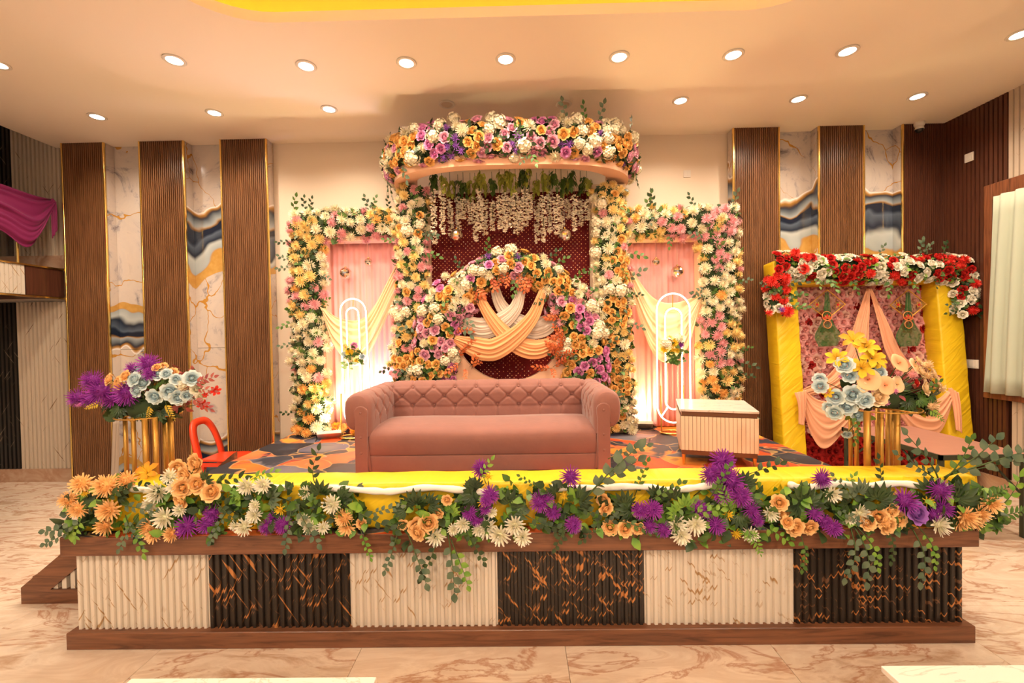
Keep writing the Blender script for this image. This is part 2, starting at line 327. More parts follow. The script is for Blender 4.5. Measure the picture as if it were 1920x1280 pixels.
# ------------------------------------------------------------------ mesh helpers
TM = {}     # world matrix of every thing that parents parts
def tag(o, label=None, cat=None, group=None, kind=None):
    if label: o['label'] = label
    if cat: o['category'] = cat
    if group: o['group'] = group
    if kind: o['kind'] = kind
    return o
def thing(name, label, cat, loc=(0, 0, 0), group=None, kind=None, rotz=0.0, rot=None):
    o = bpy.data.objects.new(name, None); COL.objects.link(o); o.empty_display_size = 0.1
    o.location = loc; o.rotation_euler = rot or (0, 0, rotz)
    TM[o.name] = Matrix.Translation(V3(loc)) @ o.rotation_euler.to_matrix().to_4x4()
    return tag(o, label, cat, group, kind)
def link(o, parent=None):
    COL.objects.link(o)
    if parent is not None:
        o.parent = parent
        if parent.name in TM: o.matrix_parent_inverse = TM[parent.name].inverted()
    return o
def mesh(name, vs, fs, m, parent=None, smooth=False, t=None, recentre=None, kind=None, mats=None, fm=None):
    me = bpy.data.meshes.new(name)
    vs = [V3(v) for v in vs]
    loc = V3((0, 0, 0))
    if recentre is None: recentre = parent is None
    if recentre:
        xs = [v.x for v in vs]; ys = [v.y for v in vs]; zs = [v.z for v in vs]
        loc = V3(((min(xs) + max(xs)) / 2, (min(ys) + max(ys)) / 2, min(zs))); vs = [v - loc for v in vs]
    me.from_pydata([tuple(v) for v in vs], [], fs)
    if smooth: me.polygons.foreach_set('use_smooth', [True] * len(me.polygons))
    for q in ([m] if mats is None else mats):
        me.materials.append(MATS[q] if isinstance(q, str) else q)
    if fm: me.polygons.foreach_set('material_index', fm)
    if t is not None:
        a = me.attributes.new('t', 'FLOAT', 'POINT'); a.data.foreach_set('value', t)
    me.update()
    o = bpy.data.objects.new(name, me); o.location = loc
    link(o, parent)
    if kind: o['kind'] = kind
    return o
class B:
    """collects shapes, then becomes one mesh"""
    def __init__(s): s.v = []; s.f = []
    def add(s, vs, fs):
        n = len(s.v); s.v += [V3(v) for v in vs]; s.f += [tuple(i + n for i in f) for f in fs]; return s
    def box(s, lo, hi, M=None):
        (a, b, c), (d, e, f) = lo, hi
        vs = [V3(p) for p in ((a, b, c), (d, b, c), (d, e, c), (a, e, c), (a, b, f), (d, b, f), (d, e, f), (a, e, f))]
        if M: vs = [M @ v for v in vs]
        return s.add(vs, [(0, 3, 2, 1), (4, 5, 6, 7), (0, 1, 5, 4), (1, 2, 6, 5), (2, 3, 7, 6), (3, 0, 4, 7)])
    def bbox(s, lo, hi, r=0.01, seg=2, M=None):
        bm = bmesh.new(); bmesh.ops.create_cube(bm, size=1.0)
        lo, hi = V3(lo), V3(hi)
        for v in bm.verts: v.co = V3(((v.co.x + .5) * (hi.x - lo.x) + lo.x, (v.co.y + .5) * (hi.y - lo.y) + lo.y, (v.co.z + .5) * (hi.z - lo.z) + lo.z))
        bmesh.ops.bevel(bm, geom=bm.edges[:], offset=r, segments=seg, affect='EDGES', profile=0.5)
        bm.verts.index_update(); vs = [v.co.copy() for v in bm.verts]; fs = [tuple(x.index for x in f.verts) for f in bm.faces]; bm.free()
        if M: vs = [M @ v for v in vs]
        return s.add(vs, fs)
    def tube(s, pts, r, n=8, closed=False, cap=True):
        pts = [V3(p) for p in pts]; N = len(pts); rs = r if isinstance(r, (list, tuple)) else [r] * N
        vs = []; fs = []; nrm = None
        for i, p in enumerate(pts):
            if closed: d = pts[(i + 1) % N] - pts[i - 1]
            else: d = pts[min(i + 1, N - 1)] - pts[max(i - 1, 0)]
            if d.length < 1e-9: d = V3((0, 0, 1))
            d.normalize()
            if nrm is None: nrm = d.orthogonal().normalized()
            nrm = (nrm - d * nrm.dot(d))
            if nrm.length < 1e-6: nrm = d.orthogonal()
            nrm.normalize(); b = d.cross(nrm)
            for k in range(n): a = 2 * PI * k / n; vs.append(p + (nrm * math.cos(a) + b * math.sin(a)) * rs[i])
        M = N if closed else N - 1
        for i in range(M):
            j = (i + 1) % N
            for k in range(n): l = (k + 1) % n; fs.append((i * n + k, i * n + l, j * n + l, j * n + k))
        if cap and not closed: fs.append(tuple(range(n - 1, -1, -1))); fs.append(tuple((N - 1) * n + k for k in range(n)))
        return s.add(vs, fs)
    def lathe(s, prof, c=(0, 0, 0), n=24, cap=True):
        c = V3(c); vs = []; fs = []
        for r, z in prof:
            for k in range(n): a = 2 * PI * k / n; vs.append(c + V3((r * math.cos(a), r * math.sin(a), z)))
        for i in range(len(prof) - 1):
            for k in range(n): l = (k + 1) % n; fs.append((i * n + k, i * n + l, (i + 1) * n + l, (i + 1) * n + k))
        if cap: fs.append(tuple(range(n - 1, -1, -1))); fs.append(tuple((len(prof) - 1) * n + k for k in range(n)))
        return s.add(vs, fs)
    def grid(s, P):     # P[i][j]
        a = len(P); b = len(P[0])
        return s.add([p for r in P for p in r], [(i * b + j, i * b + j + 1, (i + 1) * b + j + 1, (i + 1) * b + j) for i in range(a - 1) for j in range(b - 1)])
    def prism(s, poly, d, M=None):   # polygon of 3D points pushed along d
        n = len(poly); d = V3(d); vs = [V3(p) for p in poly] + [V3(p) + d for p in poly]
        if M: vs = [M @ v for v in vs]
        return s.add(vs, [tuple(range(n - 1, -1, -1)), tuple(range(n, 2 * n))] + [(i, (i + 1) % n, n + (i + 1) % n, n + i) for i in range(n)])
    def out(s, name, m, parent=None, smooth=False, kind=None, recentre=None): return mesh(name, s.v, s.f, m, parent, smooth, kind=kind, recentre=recentre)
def smooth_angle(o, a=40):
    me = o.data
    me.polygons.foreach_set('use_smooth', [True] * len(me.polygons))
    try: me.set_sharp_from_angle(angle=math.radians(a))
    except Exception: pass
    return o
def catmull(P, n):
    P = [V3(p) for p in P]; out = []; m = len(P) - 1
    for i in range(n + 1):
        x = i / n * m; k = min(int(x), m - 1); t = x - k
        p1, p2 = P[k], P[k + 1]; p0 = P[k - 1] if k > 0 else p1 * 2 - p2; p3 = P[k + 2] if k + 2 <= m else p2 * 2 - p1
        out.append(0.5 * ((2 * p1) + (p2 - p0) * t + (2 * p0 - 5 * p1 + 4 * p2 - p3) * t * t + (3 * p1 - p0 - 3 * p2 + p3) * t ** 3))
    return out
def dup(o, name, parent, M):   # a copy sharing mesh data, at a world matrix
    c = o.copy() if isinstance(o, bpy.types.Object) else bpy.data.objects.new(name, o)
    c.name = name; c.parent = None
    c.matrix_basis = M
    COL.objects.link(c)
    if parent is not None:
        c.parent = parent
        c.matrix_parent_inverse = TM[parent.name].inverted() if parent.name in TM else Matrix()
    return c

# ================================================================== THE ROOM
XL, XR = -5.90, 5.34
YB, YP = 5.68, 5.52          # back wall, face of its pillars
ZC = 4.356
# floor: big glossy marble tiles
fl = thing('floor', None, None, (0, 0, 0), kind='structure')
tm = None; TX, TY = 1.2, 0.8
for i in range(-7, 6):
    for j in range(-2, 8):
        x0, y0 = i * TX + 0.25, j * TY - 0.27
        if y0 > YB + 0.1 or (y0 < -0.5): continue
        if tm is None:
            bb = B().bbox((0, 0, -0.02), (TX - 0.002, TY - 0.002, 0.0), 0.0012, 1)
            tmo = bb.out('tile', 'floor_marble', fl, recentre=False); tm = tmo.data; tmo.location = (x0, y0, 0)
        else: dup(tm, 'tile', fl, Matrix.Translation((x0, y0, 0)))
B().box((-8.4, -1.4, -0.1), (XR + 0.2, YB + 0.3, -0.0205)).out('slab', 'skirting_marble', fl)
B().box((-8.4, -6.0, -0.1), (XR + 0.2, -0.68, 0.0)).out('hall_floor', 'floor_marble', fl)

# back wall
wb = thing('wall_back', None, None, (0, YB, 0), kind='structure')
B().box((-3.2, YB, 0), (2.8, YB + 0.15, ZC)).out('painted_wall', 'wall_paint', wb)
B().box((-8.6, YB + 0.02, 0), (-3.0, YB + 0.2, ZC + 1.2)).out('backing', 'wall_paint', wb)
B().box((2.6, YB + 0.02, 0), (XR + 0.15, YB + 0.2, ZC)).out('backing', 'wall_paint', wb)
# marble tiles between the pillars, printed with agate
PX = [at(p, 400, YP).x for p in (114, 198.5, 263, 348, 415, 503, 1375, 1463, 1535, 1622, 1692, 1778)]
PX[0] = -5.76; PX[-1] = XR
for a, b_, mm in ((PX[1], PX[2], 'agate_a'), (PX[3], PX[4], 'agate_b'), (PX[7], PX[8], 'agate_c'), (PX[9], PX[10], 'agate_d')):
    for z0, z1 in ((0.0, 0.50), (0.504, 1.72), (1.724, ZC)):
        B().bbox((a - 0.05, YB - 0.012, z0), (b_ + 0.05, YB + 0.02, z1), 0.003, 1).out('marble_tile', mm, wb)
# fluted panels beyond the left pillar, black and cream by turns, on both storeys
def fluted(name, x0, x1, y, z0, z1, pitch, depth, m, parent, axis='x', groove=0.35, kind='stuff'):
    v = []; f = []; n = max(1, round((x1 - x0) / pitch)); p = (x1 - x0) / n; prof = []
    for i in range(n):
        a = x0 + i * p
        prof += [(a, depth), (a + groove * p * 0.5, depth), (a + groove * p * 0.5 + p * .06, 0), (a + p - groove * p * .5 - p * .06, 0), (a + p - groove * p * .5, depth)]
    prof.append((x1, depth))
    for (a, d) in prof:
        for z in (z0, z1): v.append((a, y + d, z) if axis == 'x' else (y + d, a, z))
    for i in range(len(prof) - 1): f.append((2 * i, 2 * i + 2, 2 * i + 3, 2 * i + 1) if axis == 'x' else (2 * i, 2 * i + 1, 2 * i + 3, 2 * i + 2))
    return mesh(name, v, f, m, parent, kind=kind)
xa = at(38, 700, YB).x; xb = -5.74
edges = [xb, xa, xa - 0.62, xa - 1.24, xa - 1.9]
for k in range(4):
    mm = 'wall_cream' if k % 2 == 0 else 'wall_black'
    fluted('fluted_panel', edges[k + 1], edges[k], YB - 0.03, 0.17, 2.36, 0.055, 0.02, mm, wb)
    fluted('fluted_panel', edges[k + 1], edges[k], YB - 0.03, 2.96, ZC + 1.2, 0.055, 0.02, mm, wb)
B().box((-8.5, YB - 0.045, 0), (-5.74, YB, 0.17)).out('skirting', 'skirting_marble', wb)
B().box((-8.5, YB - 0.045, 2.79), (-5.74, YB, 2.96)).out('skirting', 'skirting_marble', wb)
# ribbed timber pillars with gold edges
labels = ['ribbed brown timber pillar at the far left, beside the fluted cream wall', 'ribbed brown timber pillar behind the purple bouquet, between two marble strips',
          'ribbed brown timber pillar behind the red plastic chair, left of the pink frame', 'ribbed brown timber pillar just right of the right-hand flower column',
          'ribbed brown timber pillar above the yellow booth, between two marble strips', 'dark ribbed timber pillar in the right corner under the dome camera']
for k in range(6):
    a, b_ = PX[2 * k], PX[2 * k + 1]
    T = thing('slatted_pillar', labels[k], 'pillar', ((a + b_) / 2, YP + 0.08, 0), group='ribbed timber pillars')
    m1 = 'slat_brown' if k < 5 else 'dark_slat'
    if k == 0: m1 = 'slat_brown'
    B().box((a + 0.021, YP + 0.0135, 0), (b_ - 0.021, YP + 0.03, ZC - 0.001)).out('backing', 'slat_groove', T)
    B().box((a + 0.004, YP + 0.031, 0), (b_ - 0.004, YB - 0.015, ZC - 0.001)).out('core', ['agate_a', 'agate_b', 'agate_b', 'agate_c', 'agate_c', 'agate_d'][k], T)
    fluted('slat_face', a + 0.02, b_ - 0.02, YP, 0.0, ZC - 0.001, 0.0255, 0.012, m1, T, groove=0.42)
    for x in (a, b_):
        if k == 5 and x == b_: continue
        s = 1 if x == a else -1
        B().bbox((min(x, x + s * .02), YP - 0.006, 0.001), (max(x, x + s * .02), YP + 0.02, ZC - 0.001), 0.003, 1).out('edge_trim', 'gold', T)

# right wall
wr = thing('wall_right', None, None, (XR, 3, 0), kind='structure')
B().box((XR + 0.03, -6.0, 0), (XR + 0.2, YB + 0.2, ZC)).out('backing', 'dark_slat', wr)
fluted('slat_face', 4.82, YP + 0.02, XR - 0.02, 0.16, ZC, 0.048, 0.018, 'dark_slat', wr, 'y', 0.2)
fluted('slat_face', 3.0, 4.82, XR - 0.02, 3.40, ZC, 0.055, 0.014, 'wall_cream', wr, 'y', 0.18)
fluted('slat_face', 3.0, 4.78, XR - 0.02, 0.16, 1.05, 0.055, 0.014, 'wall_cream', wr, 'y', 0.18)
bbr = B().box((XR - 0.04, 3.0, 0), (XR, YP, 0.16)).out('baseboard_right', 'skirting_marble'); bbr['kind'] = 'structure'
# window with timber frame
wn = thing('window_1', None, None, (XR - 0.03, 4.0, 1.03), kind='structure')
B().bbox((XR - 0.07, 4.93, 1.03), (XR + 0.02, 5.02, 3.41), 0.008).out('window_jamb', 'window_wood', wn)
B().bbox((XR - 0.07, 3.0, 3.23), (XR + 0.02, 4.93, 3.41), 0.008).out('window_head', 'window_wood', wn)
B().bbox((XR - 0.07, 3.0, 1.03), (XR + 0.02, 4.93, 1.13), 0.008).out('window_sill', 'window_wood', wn)
B().box((XR - 0.01, 3.0, 1.13), (XR - 0.004, 4.93, 3.23)).out('pane', 'night_glass', wn)

# ceiling: outer field, dropped panel with round corners, raised tray lit from a cove
ce = thing('ceiling', None, None, (0, 2, ZC), kind='structure')
def rrect(x0, x1, y0, y1, r, n=10):
    P = []
    for cx, cy, a0 in ((x1 - r, y1 - r, 0), (x0 + r, y1 - r, PI / 2), (x0 + r, y0 + r, PI), (x1 - r, y0 + r, 1.5 * PI)):
        for k in range(n + 1): a = a0 + k / n * PI / 2; P.append((cx + r * math.cos(a), cy + r * math.sin(a)))
    return P
NX, NY0 = 3.72, -4.2
panel = rrect(-NX, NX, NY0, 4.37, 1.0)
tray = rrect(-2.42, 2.35, NY0 + 1.1, 3.345, 0.62)
def ringz(P, Q, z): n = len(P); return [(*p, z) for p in P] + [(*q, z) for q in Q], [(i, (i + 1) % n, n + (i + 1) % n, n + i) for i in range(n)]
def wallz(P, z0, z1): n = len(P); return [(*p, z0) for p in P] + [(*p, z1) for p in P], [(i, (i + 1) % n, n + (i + 1) % n, n + i) for i in range(n)]
def tofit(P, x0, x1, y0, y1):   # the same count of points thrown on a rectangle
    Q = []
    for k in range(len(P)):
        q = k // 11; Q.append([(x1, y1), (x0, y1), (x0, y0), (x1, y0)][q])
    return Q
outer = tofit(panel, XL, XR + 0.1, -6.0, YB + 0.05)
b = B().add(*ringz(outer, rrect(-NX + .1, NX - .1, NY0 + .1, 4.27, .95), ZC)); b.out('outer_field', 'ceiling_paint', ce, recentre=False)
zp = ZC - 0.12
b = B().add(*ringz(panel, tray, zp)).add(*wallz(panel, zp, ZC)).add(*wallz(tray, zp, zp + 0.08)); b.out('dropped_panel', 'ceiling_paint', ce)
big = rrect(-2.75, 2.68, NY0 + .8, 3.66, 0.75)
b = B().add(*ringz(tray, big, zp + 0.08)).add(*wallz(big, zp + 0.08, zp + 0.55))
b.out('cove_ledge', 'tray_glow_paint', ce)
n = len(big); B().add([(*p, zp + 0.55) for p in big], [tuple(range(n))]).out('tray_ceiling', 'tray_glow_paint', ce)
B().tube([(p[0], p[1], zp + 0.095) for p in rrect(-2.6, 2.53, NY0 + .95, 3.52, 0.7)], 0.012, 6, True).out('led_strip', 'led_glow', ce)
B().box((-8.6, -6.0, ZC + 1.2), (XL, YB + 0.2, ZC + 1.3)).out('gallery_ceiling', 'ceiling_paint', ce)
B().box((XL - 0.06, -6.0, ZC), (XL, YB, ZC + 1.2)).out('bulkhead', 'ceiling_paint', ce)

# gallery on the left: slab edge with brass lines, glass rail
gl = thing('wall_left', None, None, (XL - 1, 3, 2.38), kind='structure')
B().box((-8.6, -2.0, 2.40), (XL - 0.02, YB - 0.04, 2.77)).out('gallery_slab', 'dark_slat', gl)
B().box((XL - 0.02, 5.19, 2.41), (XL + 0.01, YB - 0.05, 2.76)).out('end_panel', 'dark_slat', gl)
fluted('slat_face', -2.0, 5.18, XL + 0.012, 2.41, 2.76, 0.042, -0.010, 'panel_cream', gl, 'y', 0.14)
for z in (2.385, 2.76): B().box((XL - 0.03, -2.0, z), (XL + 0.025, YB - 0.04, z + 0.02)).out('brass_line', 'gold', gl)
B().box((XL - 0.05, -2.0, 2.78), (XL - 0.04, 5.16, 3.55)).out('glass_rail', 'glass', gl)
B().box((-8.75, -6.0, 0), (-8.6, YB + 0.2, ZC + 1.3)).out('outer_wall', 'wall_paint', gl)
for y in (5.16,): B().tube([(XL - 0.045, y, 2.78), (XL - 0.045, y, 3.6)], 0.012, 8).out('rail_post', 'gold', gl)

# downlights in the ceiling
def downlight(x, y, z, label, on=True):
    T = thing('ceiling_downlight', label, 'ceiling light', (x, y, z), group='round ceiling downlights')
    B().lathe([(0.062, -0.001), (0.085, -0.001), (0.088, -0.006), (0.080, -0.013), (0.062, -0.010)], (x, y, z), 24, False).out('rim', 'white_plastic', T, True)
    B().lathe([(0.0005, -0.006), (0.063, -0.006)], (x, y, z), 24, False).out('diffuser', 'lamp_disc' if on else 'grey_paint', T)
    if on:
        l = bpy.data.lights.new('downlight', 'SPOT'); l.energy = LAMP_W; l.color = WARM; l.spot_size = math.radians(150); l.spot_blend = 0.9; l.shadow_soft_size = 0.06
        o = bpy.data.objects.new('lamp', l); o.location = (x, y, z - 0.03); link(o, T)
    return T
names = ['leftmost', 'second', 'third', 'fourth', 'fifth', 'sixth', 'rightmost']
for k, p in enumerate(((327, 112), (574, 123), (762, 117), (948, 110), (1161, 106), (1375, 102), (1589, 95))):
    q = atz(*p, zp); w = names[k] + (' from the left' if 0 < k < 6 else '')
    downlight(q.x, q.y, zp, 'round ceiling downlight in the dropped panel row, %s' % w)
for k, p in enumerate(((182, 218), (402, 211), (617, 204), (1276, 188), (1497, 185), (1720, 180))):
    q = atz(*p, ZC)
    downlight(q.x, q.y, ZC, 'round ceiling downlight in the row near the back wall, ' + ['above the leftmost pillar', 'above the second pillar', 'left of the flower canopy', 'right of the flower canopy', 'above the two right pillars', 'nearest the dome camera'][k])
for k, px in enumerate((838, 1057)):
    q = atz(px, 195, ZC); downlight(q.x, q.y, ZC, 'unlit ceiling downlight above the flower canopy, %s one' % ('left' if k == 0 else 'right'), False)
q = atz(1912, 64, ZC); downlight(q.x, q.y, ZC, 'round ceiling downlight at the top right edge of the picture')
q = atz(-4, 120, ZC); downlight(q.x, q.y, ZC, 'round ceiling downlight at the left edge of the picture')
# unseen lamps added in front of the stage as frontal fill light
hall_disc = None
for y in (-0.6, -3.6):
    for x in (-3.05, 0.0, 3.0):
        z = zp if x else zp + 0.55
        if hall_disc is None:
            o = B().lathe([(0.0005, -0.006), (0.063, -0.006), (0.085, -0.001)], n=20, cap=False).out('hall_fill_lamp', 'lamp_disc', ce, recentre=False); hall_disc = o.data; o.location = (x, y, z)
        else: dup(hall_disc, 'hall_fill_lamp', ce, Matrix.Translation((x, y, z)))
        l = bpy.data.lights.new('downlight', 'SPOT'); l.energy = LAMP_W * 3.1; l.color = WARM; l.spot_size = math.radians(178); l.spot_blend = 0.25; l.shadow_soft_size = 0.06  # added fill spot, stronger and far wider than the ceiling downlights
        o = bpy.data.objects.new('lamp', l); o.location = (x, y, z - 0.03); link(o, ce)

# ================================================================== STAGE
SX0, SX1, SY0, SY1, SZ = -2.74, 2.65, 2.54, 5.36, 0.678
st = thing('stage', 'low wooden stage with alternating cream and black fluted marble panels', 'stage', ((SX0 + SX1) / 2, 4, 0))
B().box((SX0 + 0.07, SY0 + 0.075, 0.0), (SX1 - 0.07, SY1, SZ - 0.01)).out('core', 'walnut', st)
def rail(name, z0, z1, ov):
    B().bbox((SX0 + ov, SY0, z0), (SX1 - ov, SY0 + 0.09, z1), 0.004, 1).out(name, 'walnut', st)
    for x in (SX0 + ov, SX1 - ov - 0.09): B().bbox((x, SY0 + 0.092, z0), (x + 0.09, SY1, z1), 0.004, 1).out(name, 'walnut_depth', st)
rail('top_trim', SZ - 0.115, SZ - 0.002, 0.0)
rail('base_board', 0.0, 0.10, 0.02)
# six fluted panels; each rib a piece of its own
px0, px1 = SX0 + 0.05, SX1 - 0.05
joints = [at(p, 1100, SY0 + 0.05).x for p in (128, 392, 657, 933, 1208, 1488, 1814)]
joints[0] = px0; joints[-1] = px1
for k in range(6):
    a, c = joints[k], joints[k + 1]; mm = 'panel_cream' if k % 2 == 0 else 'panel_black'
    pn = B().box((a, SY0 + 0.052, 0.10), (c, SY0 + 0.07, SZ - 0.115)).out('fluted_panel', mm, st)
    nr = 20 if k < 5 else 23; pt = (c - a) / nr; rm = None
    for i in range(nr):
        x = a + (i + 0.5) * pt
        if rm is None:
            w = pt * 0.5; rb = B()
            prof = [(-w * .62, 0.0), (-w * .55, -0.010), (-w * .38, -0.016), (w * .38, -0.016), (w * .55, -0.010), (w * .62, 0.0)]
            rb.prism([(p, d, 0.10) for p, d in prof], (0, 0, SZ - 0.215))
            o = rb.out('rib', mm, pn, recentre=False); rm = o.data; o.location = (x, SY0 + 0.053, 0)
        else: dup(rm, 'rib', pn, Matrix.Translation((x, SY0 + 0.053, 0)))
# side steps on the left of the stage
sp = thing('side_steps', 'short flight of steps with a sloping timber stringer at the stage left end', 'steps', (-3.3, 3.4, 0))
s0 = atz(40, 1132, 0); ys = s0.y
x0 = s0.x; x1 = SX0 - 0.002
zt = lambda x: 0.10 + (x - x0) * 0.66
def stringer(y, nm='stringer'):
    P = [(x0, y, 0.0), (x1, y, 0.0), (x1, y, 0.095), (x0 + 0.24, y, 0.095), (x0 + 0.24, y, 0.115), (x1, y, zt(x1) - 0.06), (x1, y, zt(x1) + 0.09), (x0, y, 0.11)]
    P2 = [(x0, y, 0.0), (x1, y, 0.0), (x1, y, 0.10), (x0, y, 0.10)]
    B().prism(P2, (0, 0.05, 0)).out('base_board', 'walnut', sp)
    P3 = [(x0, y, 0.10), (x0 + 0.21, y, 0.10), (x1, y, zt(x1) - 0.06), (x1, y, zt(x1) + 0.13), (x0, y, 0.115)]
    B().prism(P3, (0, 0.05, 0)).out(nm, 'walnut', sp)
stringer(ys); stringer(ys + 1.15)
n = 9
for i in range(n):
    x = x0 + 0.22 + i * (x1 - x0 - 0.22) / n
    B().box((x, ys + 0.012, 0.10), (x + 0.032, ys + 0.04, max(0.105, zt(x) - 0.10))).out('rib', 'panel_cream', sp)
for i, (a, h) in enumerate(((0.03, 0.17), (0.30, 0.34))):
    B().box((x0 + a, ys + 0.05, 0.0), (x1, ys + 1.15, h)).out('tread', 'walnut_depth', sp)
# printed carpet on the stage
cp = B(); n1, n2 = 30, 16
cp.box((SX0 + 0.004, SY0 + 0.004, SZ - 0.003), (SX1 - 0.004, SY1, SZ)).out('stage_carpet', 'print_carpet')
tag(bpy.data.objects['stage_carpet'], 'glossy printed carpet of orange poppies and navy blots covering the stage floor', 'carpet')
# yellow cloth covered riser along the front edge
RX0, RX1, RY0, RY1, RZ = SX0 + 0.05, SX1 + 0.05, 2.60, 2.845, 0.955
def cloth_box(lo, hi, nx, amp, seed, name, m, parent=None, r=0.02):
    # box with soft edges and a slightly rumpled skin
    (a, b0, c), (d, e, f) = lo, hi
    bm = bmesh.new(); bmesh.ops.create_cube(bm, size=1.0)
    for v in bm.verts: v.co = V3((a + (v.co.x + .5) * (d - a), b0 + (v.co.y + .5) * (e - b0), c + (v.co.z + .5) * (f - c)))
    bmesh.ops.bevel(bm, geom=bm.edges[:], offset=r, segments=2, affect='EDGES', profile=0.5)
    L_ = max(d - a, e - b0, f - c); ax = 0 if L_ == d - a else (2 if L_ == f - c else 1)
    lo_ = (a, b0, c)[ax]
    for k in range(1, nx):
        co_ = V3((0, 0, 0)); co_[ax] = lo_ + L_ * k / nx; no = V3((0, 0, 0)); no[ax] = 1
        bmesh.ops.bisect_plane(bm, geom=bm.verts[:] + bm.edges[:] + bm.faces[:], plane_co=co_, plane_no=no)
    bm.normal_update()
    for v in bm.verts:
        q = v.co * 7 + V3((seed, seed, 0)); v.co += v.normal * (mnoise.noise(q) * amp)
    bm.verts.index_update(); vs = [v.co.copy() for v in bm.verts]; fs = [tuple(x.index for x in g.verts) for g in bm.faces]; bm.free()
    return smooth_angle(mesh(name, vs, fs, m, parent), 50)
rs = cloth_box((RX0, RY0, SZ + 0.001), (RX1, RY1, RZ), 90, 0.006, 3, 'yellow_riser', 'yellow_satin')
tag(rs, 'long low bench wrapped in yellow cloth along the front of the stage', 'bench')

# ================================================================== SOFA
def make_sofa():
    X0, X1 = -1.355, 0.745; cx = (X0 + X1) / 2; yf, yb = 3.58, 4.52; z0 = SZ
    T = thing('chesterfield_sofa', 'dusty pink velvet chesterfield sofa with tufted back and rolled arms', 'sofa', (cx, (yf + yb) / 2, z0))
    arm = 0.105; xi0, xi1 = X0 + arm, X1 - arm
    # plinth front, seat
    smooth_angle(B().bbox((xi0 - 0.01, yf + 0.02, z0 + 0.03), (xi1 + 0.01, yb - 0.05, z0 + 0.165), 0.012, 3).out('base', 'velvet', T))
    # seat: front face swells a little, top slopes back
    P = []; nx = 40
    prof = [(yf + 0.025, 0.17), (yf + 0.008, 0.20), (yf + 0.004, 0.27), (yf + 0.008, 0.33), (yf + 0.03, 0.365), (yf + 0.08, 0.385), (yf + 0.2, 0.398), (yf + 0.45, 0.395), (yf + 0.62, 0.385), (yf + 0.72, 0.30)]
    for i in range(nx + 1):
        u = i / nx; x = xi0 + (xi1 - xi0) * u; e = min(u, 1 - u) * 14; k = 1 - math.exp(-e * 2)
        P.append([(x, y + (1 - k) * 0.012, z0 + z - (1 - k) * 0.012 + 0.004 * math.sin(u * 9) * (z > .3)) for y, z in prof])
    b = B().grid(P)
    b.box((xi0 + .002, yf + 0.03, z0 + 0.168), (xi1 - .002, yb - 0.1, z0 + 0.30))
    smooth_angle(b.out('seat_cushion', 'velvet', T), 60)
    # feet
    for x in (X0 + 0.05, X1 - 0.05):
        for y in (yf + 0.06, yb - 0.08):
            B().lathe([(0.022, 0.001), (0.03, 0.04)], (x, y, z0), 12).out('foot', 'black_plastic', T)
    # tufted surfaces: u along, v up; buttons on a diamond lattice
    def tuft(u, v, pu, rows):
        d = 0.0
        # rows: list of (v, offset) ; creases join buttons of neighbouring rows
        for k, (rv, off) in enumerate(rows):
            a = (u - off) / pu; du = (a - round(a)) * pu; d += 0.020 * math.exp(-(du * du + (v - rv) ** 2) / (0.020 ** 2))
        for k in range(len(rows) - 1):
            (v0, o0), (v1, o1) = rows[k], rows[k + 1]
            lo, hi = min(v0, v1), max(v0, v1)
            if lo <= v <= hi:
                s = (v - v0) / (v1 - v0)
                for sg in (1, -1):
                    a = (u - o0 - sg * s * pu / 2) / pu; du = (a - round(a)) * pu * 0.72; d += 0.011 * math.exp(-(du / 0.0075) ** 2)
                d -= 0.004
        v0, o0 = rows[0]
        if v < v0: a = (u - o0) / pu; du = (a - round(a)) * pu; d += 0.008 * math.exp(-(du / 0.007) ** 2)
        v1, o1 = rows[-1]
        if v > v1: a = (u - o1) / pu; du = (a - round(a)) * pu; d += 0.008 * math.exp(-(du / 0.007) ** 2)
        return d
    # back: profile (y,z) from seat up over the roll and down behind
    y0 = yf + 0.66
    prof = [(y0 + 0.02, 0.36), (y0 + 0.025, 0.42), (y0 + 0.03, 0.47), (y0 + 0.030, 0.52), (y0 + 0.028, 0.56), (y0 + 0.028, 0.60), (y0 + 0.042, 0.65), (y0 + 0.075, 0.69), (y0 + 0.12, 0.71), (y0 + 0.17, 0.705), (y0 + 0.21, 0.675), (y0 + 0.225, 0.63), (y0 + 0.20, 0.58), (y0 + 0.17, 0.55), (y0 + 0.17, 0.2), (y0 + 0.17, 0.03)]
    pp = catmull([V3((0, p[0], p[1])) for p in prof], 78)
    ln = [0.0]
    for i in range(1, len(pp)): ln.append(ln[-1] + (pp[i] - pp[i - 1]).length)
    xa_, xb_ = X0 + 0.07, X1 - 0.07; nxx = 300; pu = 0.2085; c0 = -0.312
    rows = [(0.115, pu / 2), (0.205, 0.0), (0.30, pu / 2)]
    P = []
    for i in range(nxx + 1):
        x = xa_ + (xb_ - xa_) * i / nxx; col = []
        for j, p in enumerate(pp):
            t_ = (pp[min(j + 1, len(pp) - 1)] - pp[max(j - 1, 0)]).normalized(); nrm = V3((0, -t_.z, t_.y))
            d = tuft(x - c0, ln[j], pu, rows) if ln[j] < 0.46 else 0.0
            e = min(i, nxx - i) / nxx * 30; rd = 0.03 * math.exp(-e * 2.0)
            col.append(V3((x, p.y, z0 + p.z)) - nrm * (d + rd))
        P.append(col)
    bk = B().grid(P).out('backrest', 'velvet', T, True)
    def button(p, nrm, par):
        q = V3(nrm).to_track_quat('Z', 'Y').to_matrix().to_4x4()
        if not hasattr(button, 'm'):
            o = B().lathe([(0.001, 0.009), (0.008, 0.007), (0.012, 0.002), (0.012, -0.004)], n=12).out('button', 'velvet', par, True, recentre=False); button.m = o.data
            o.matrix_basis = Matrix.Translation(p) @ q; return
        dup(button.m, 'button', par, Matrix.Translation(p) @ q)
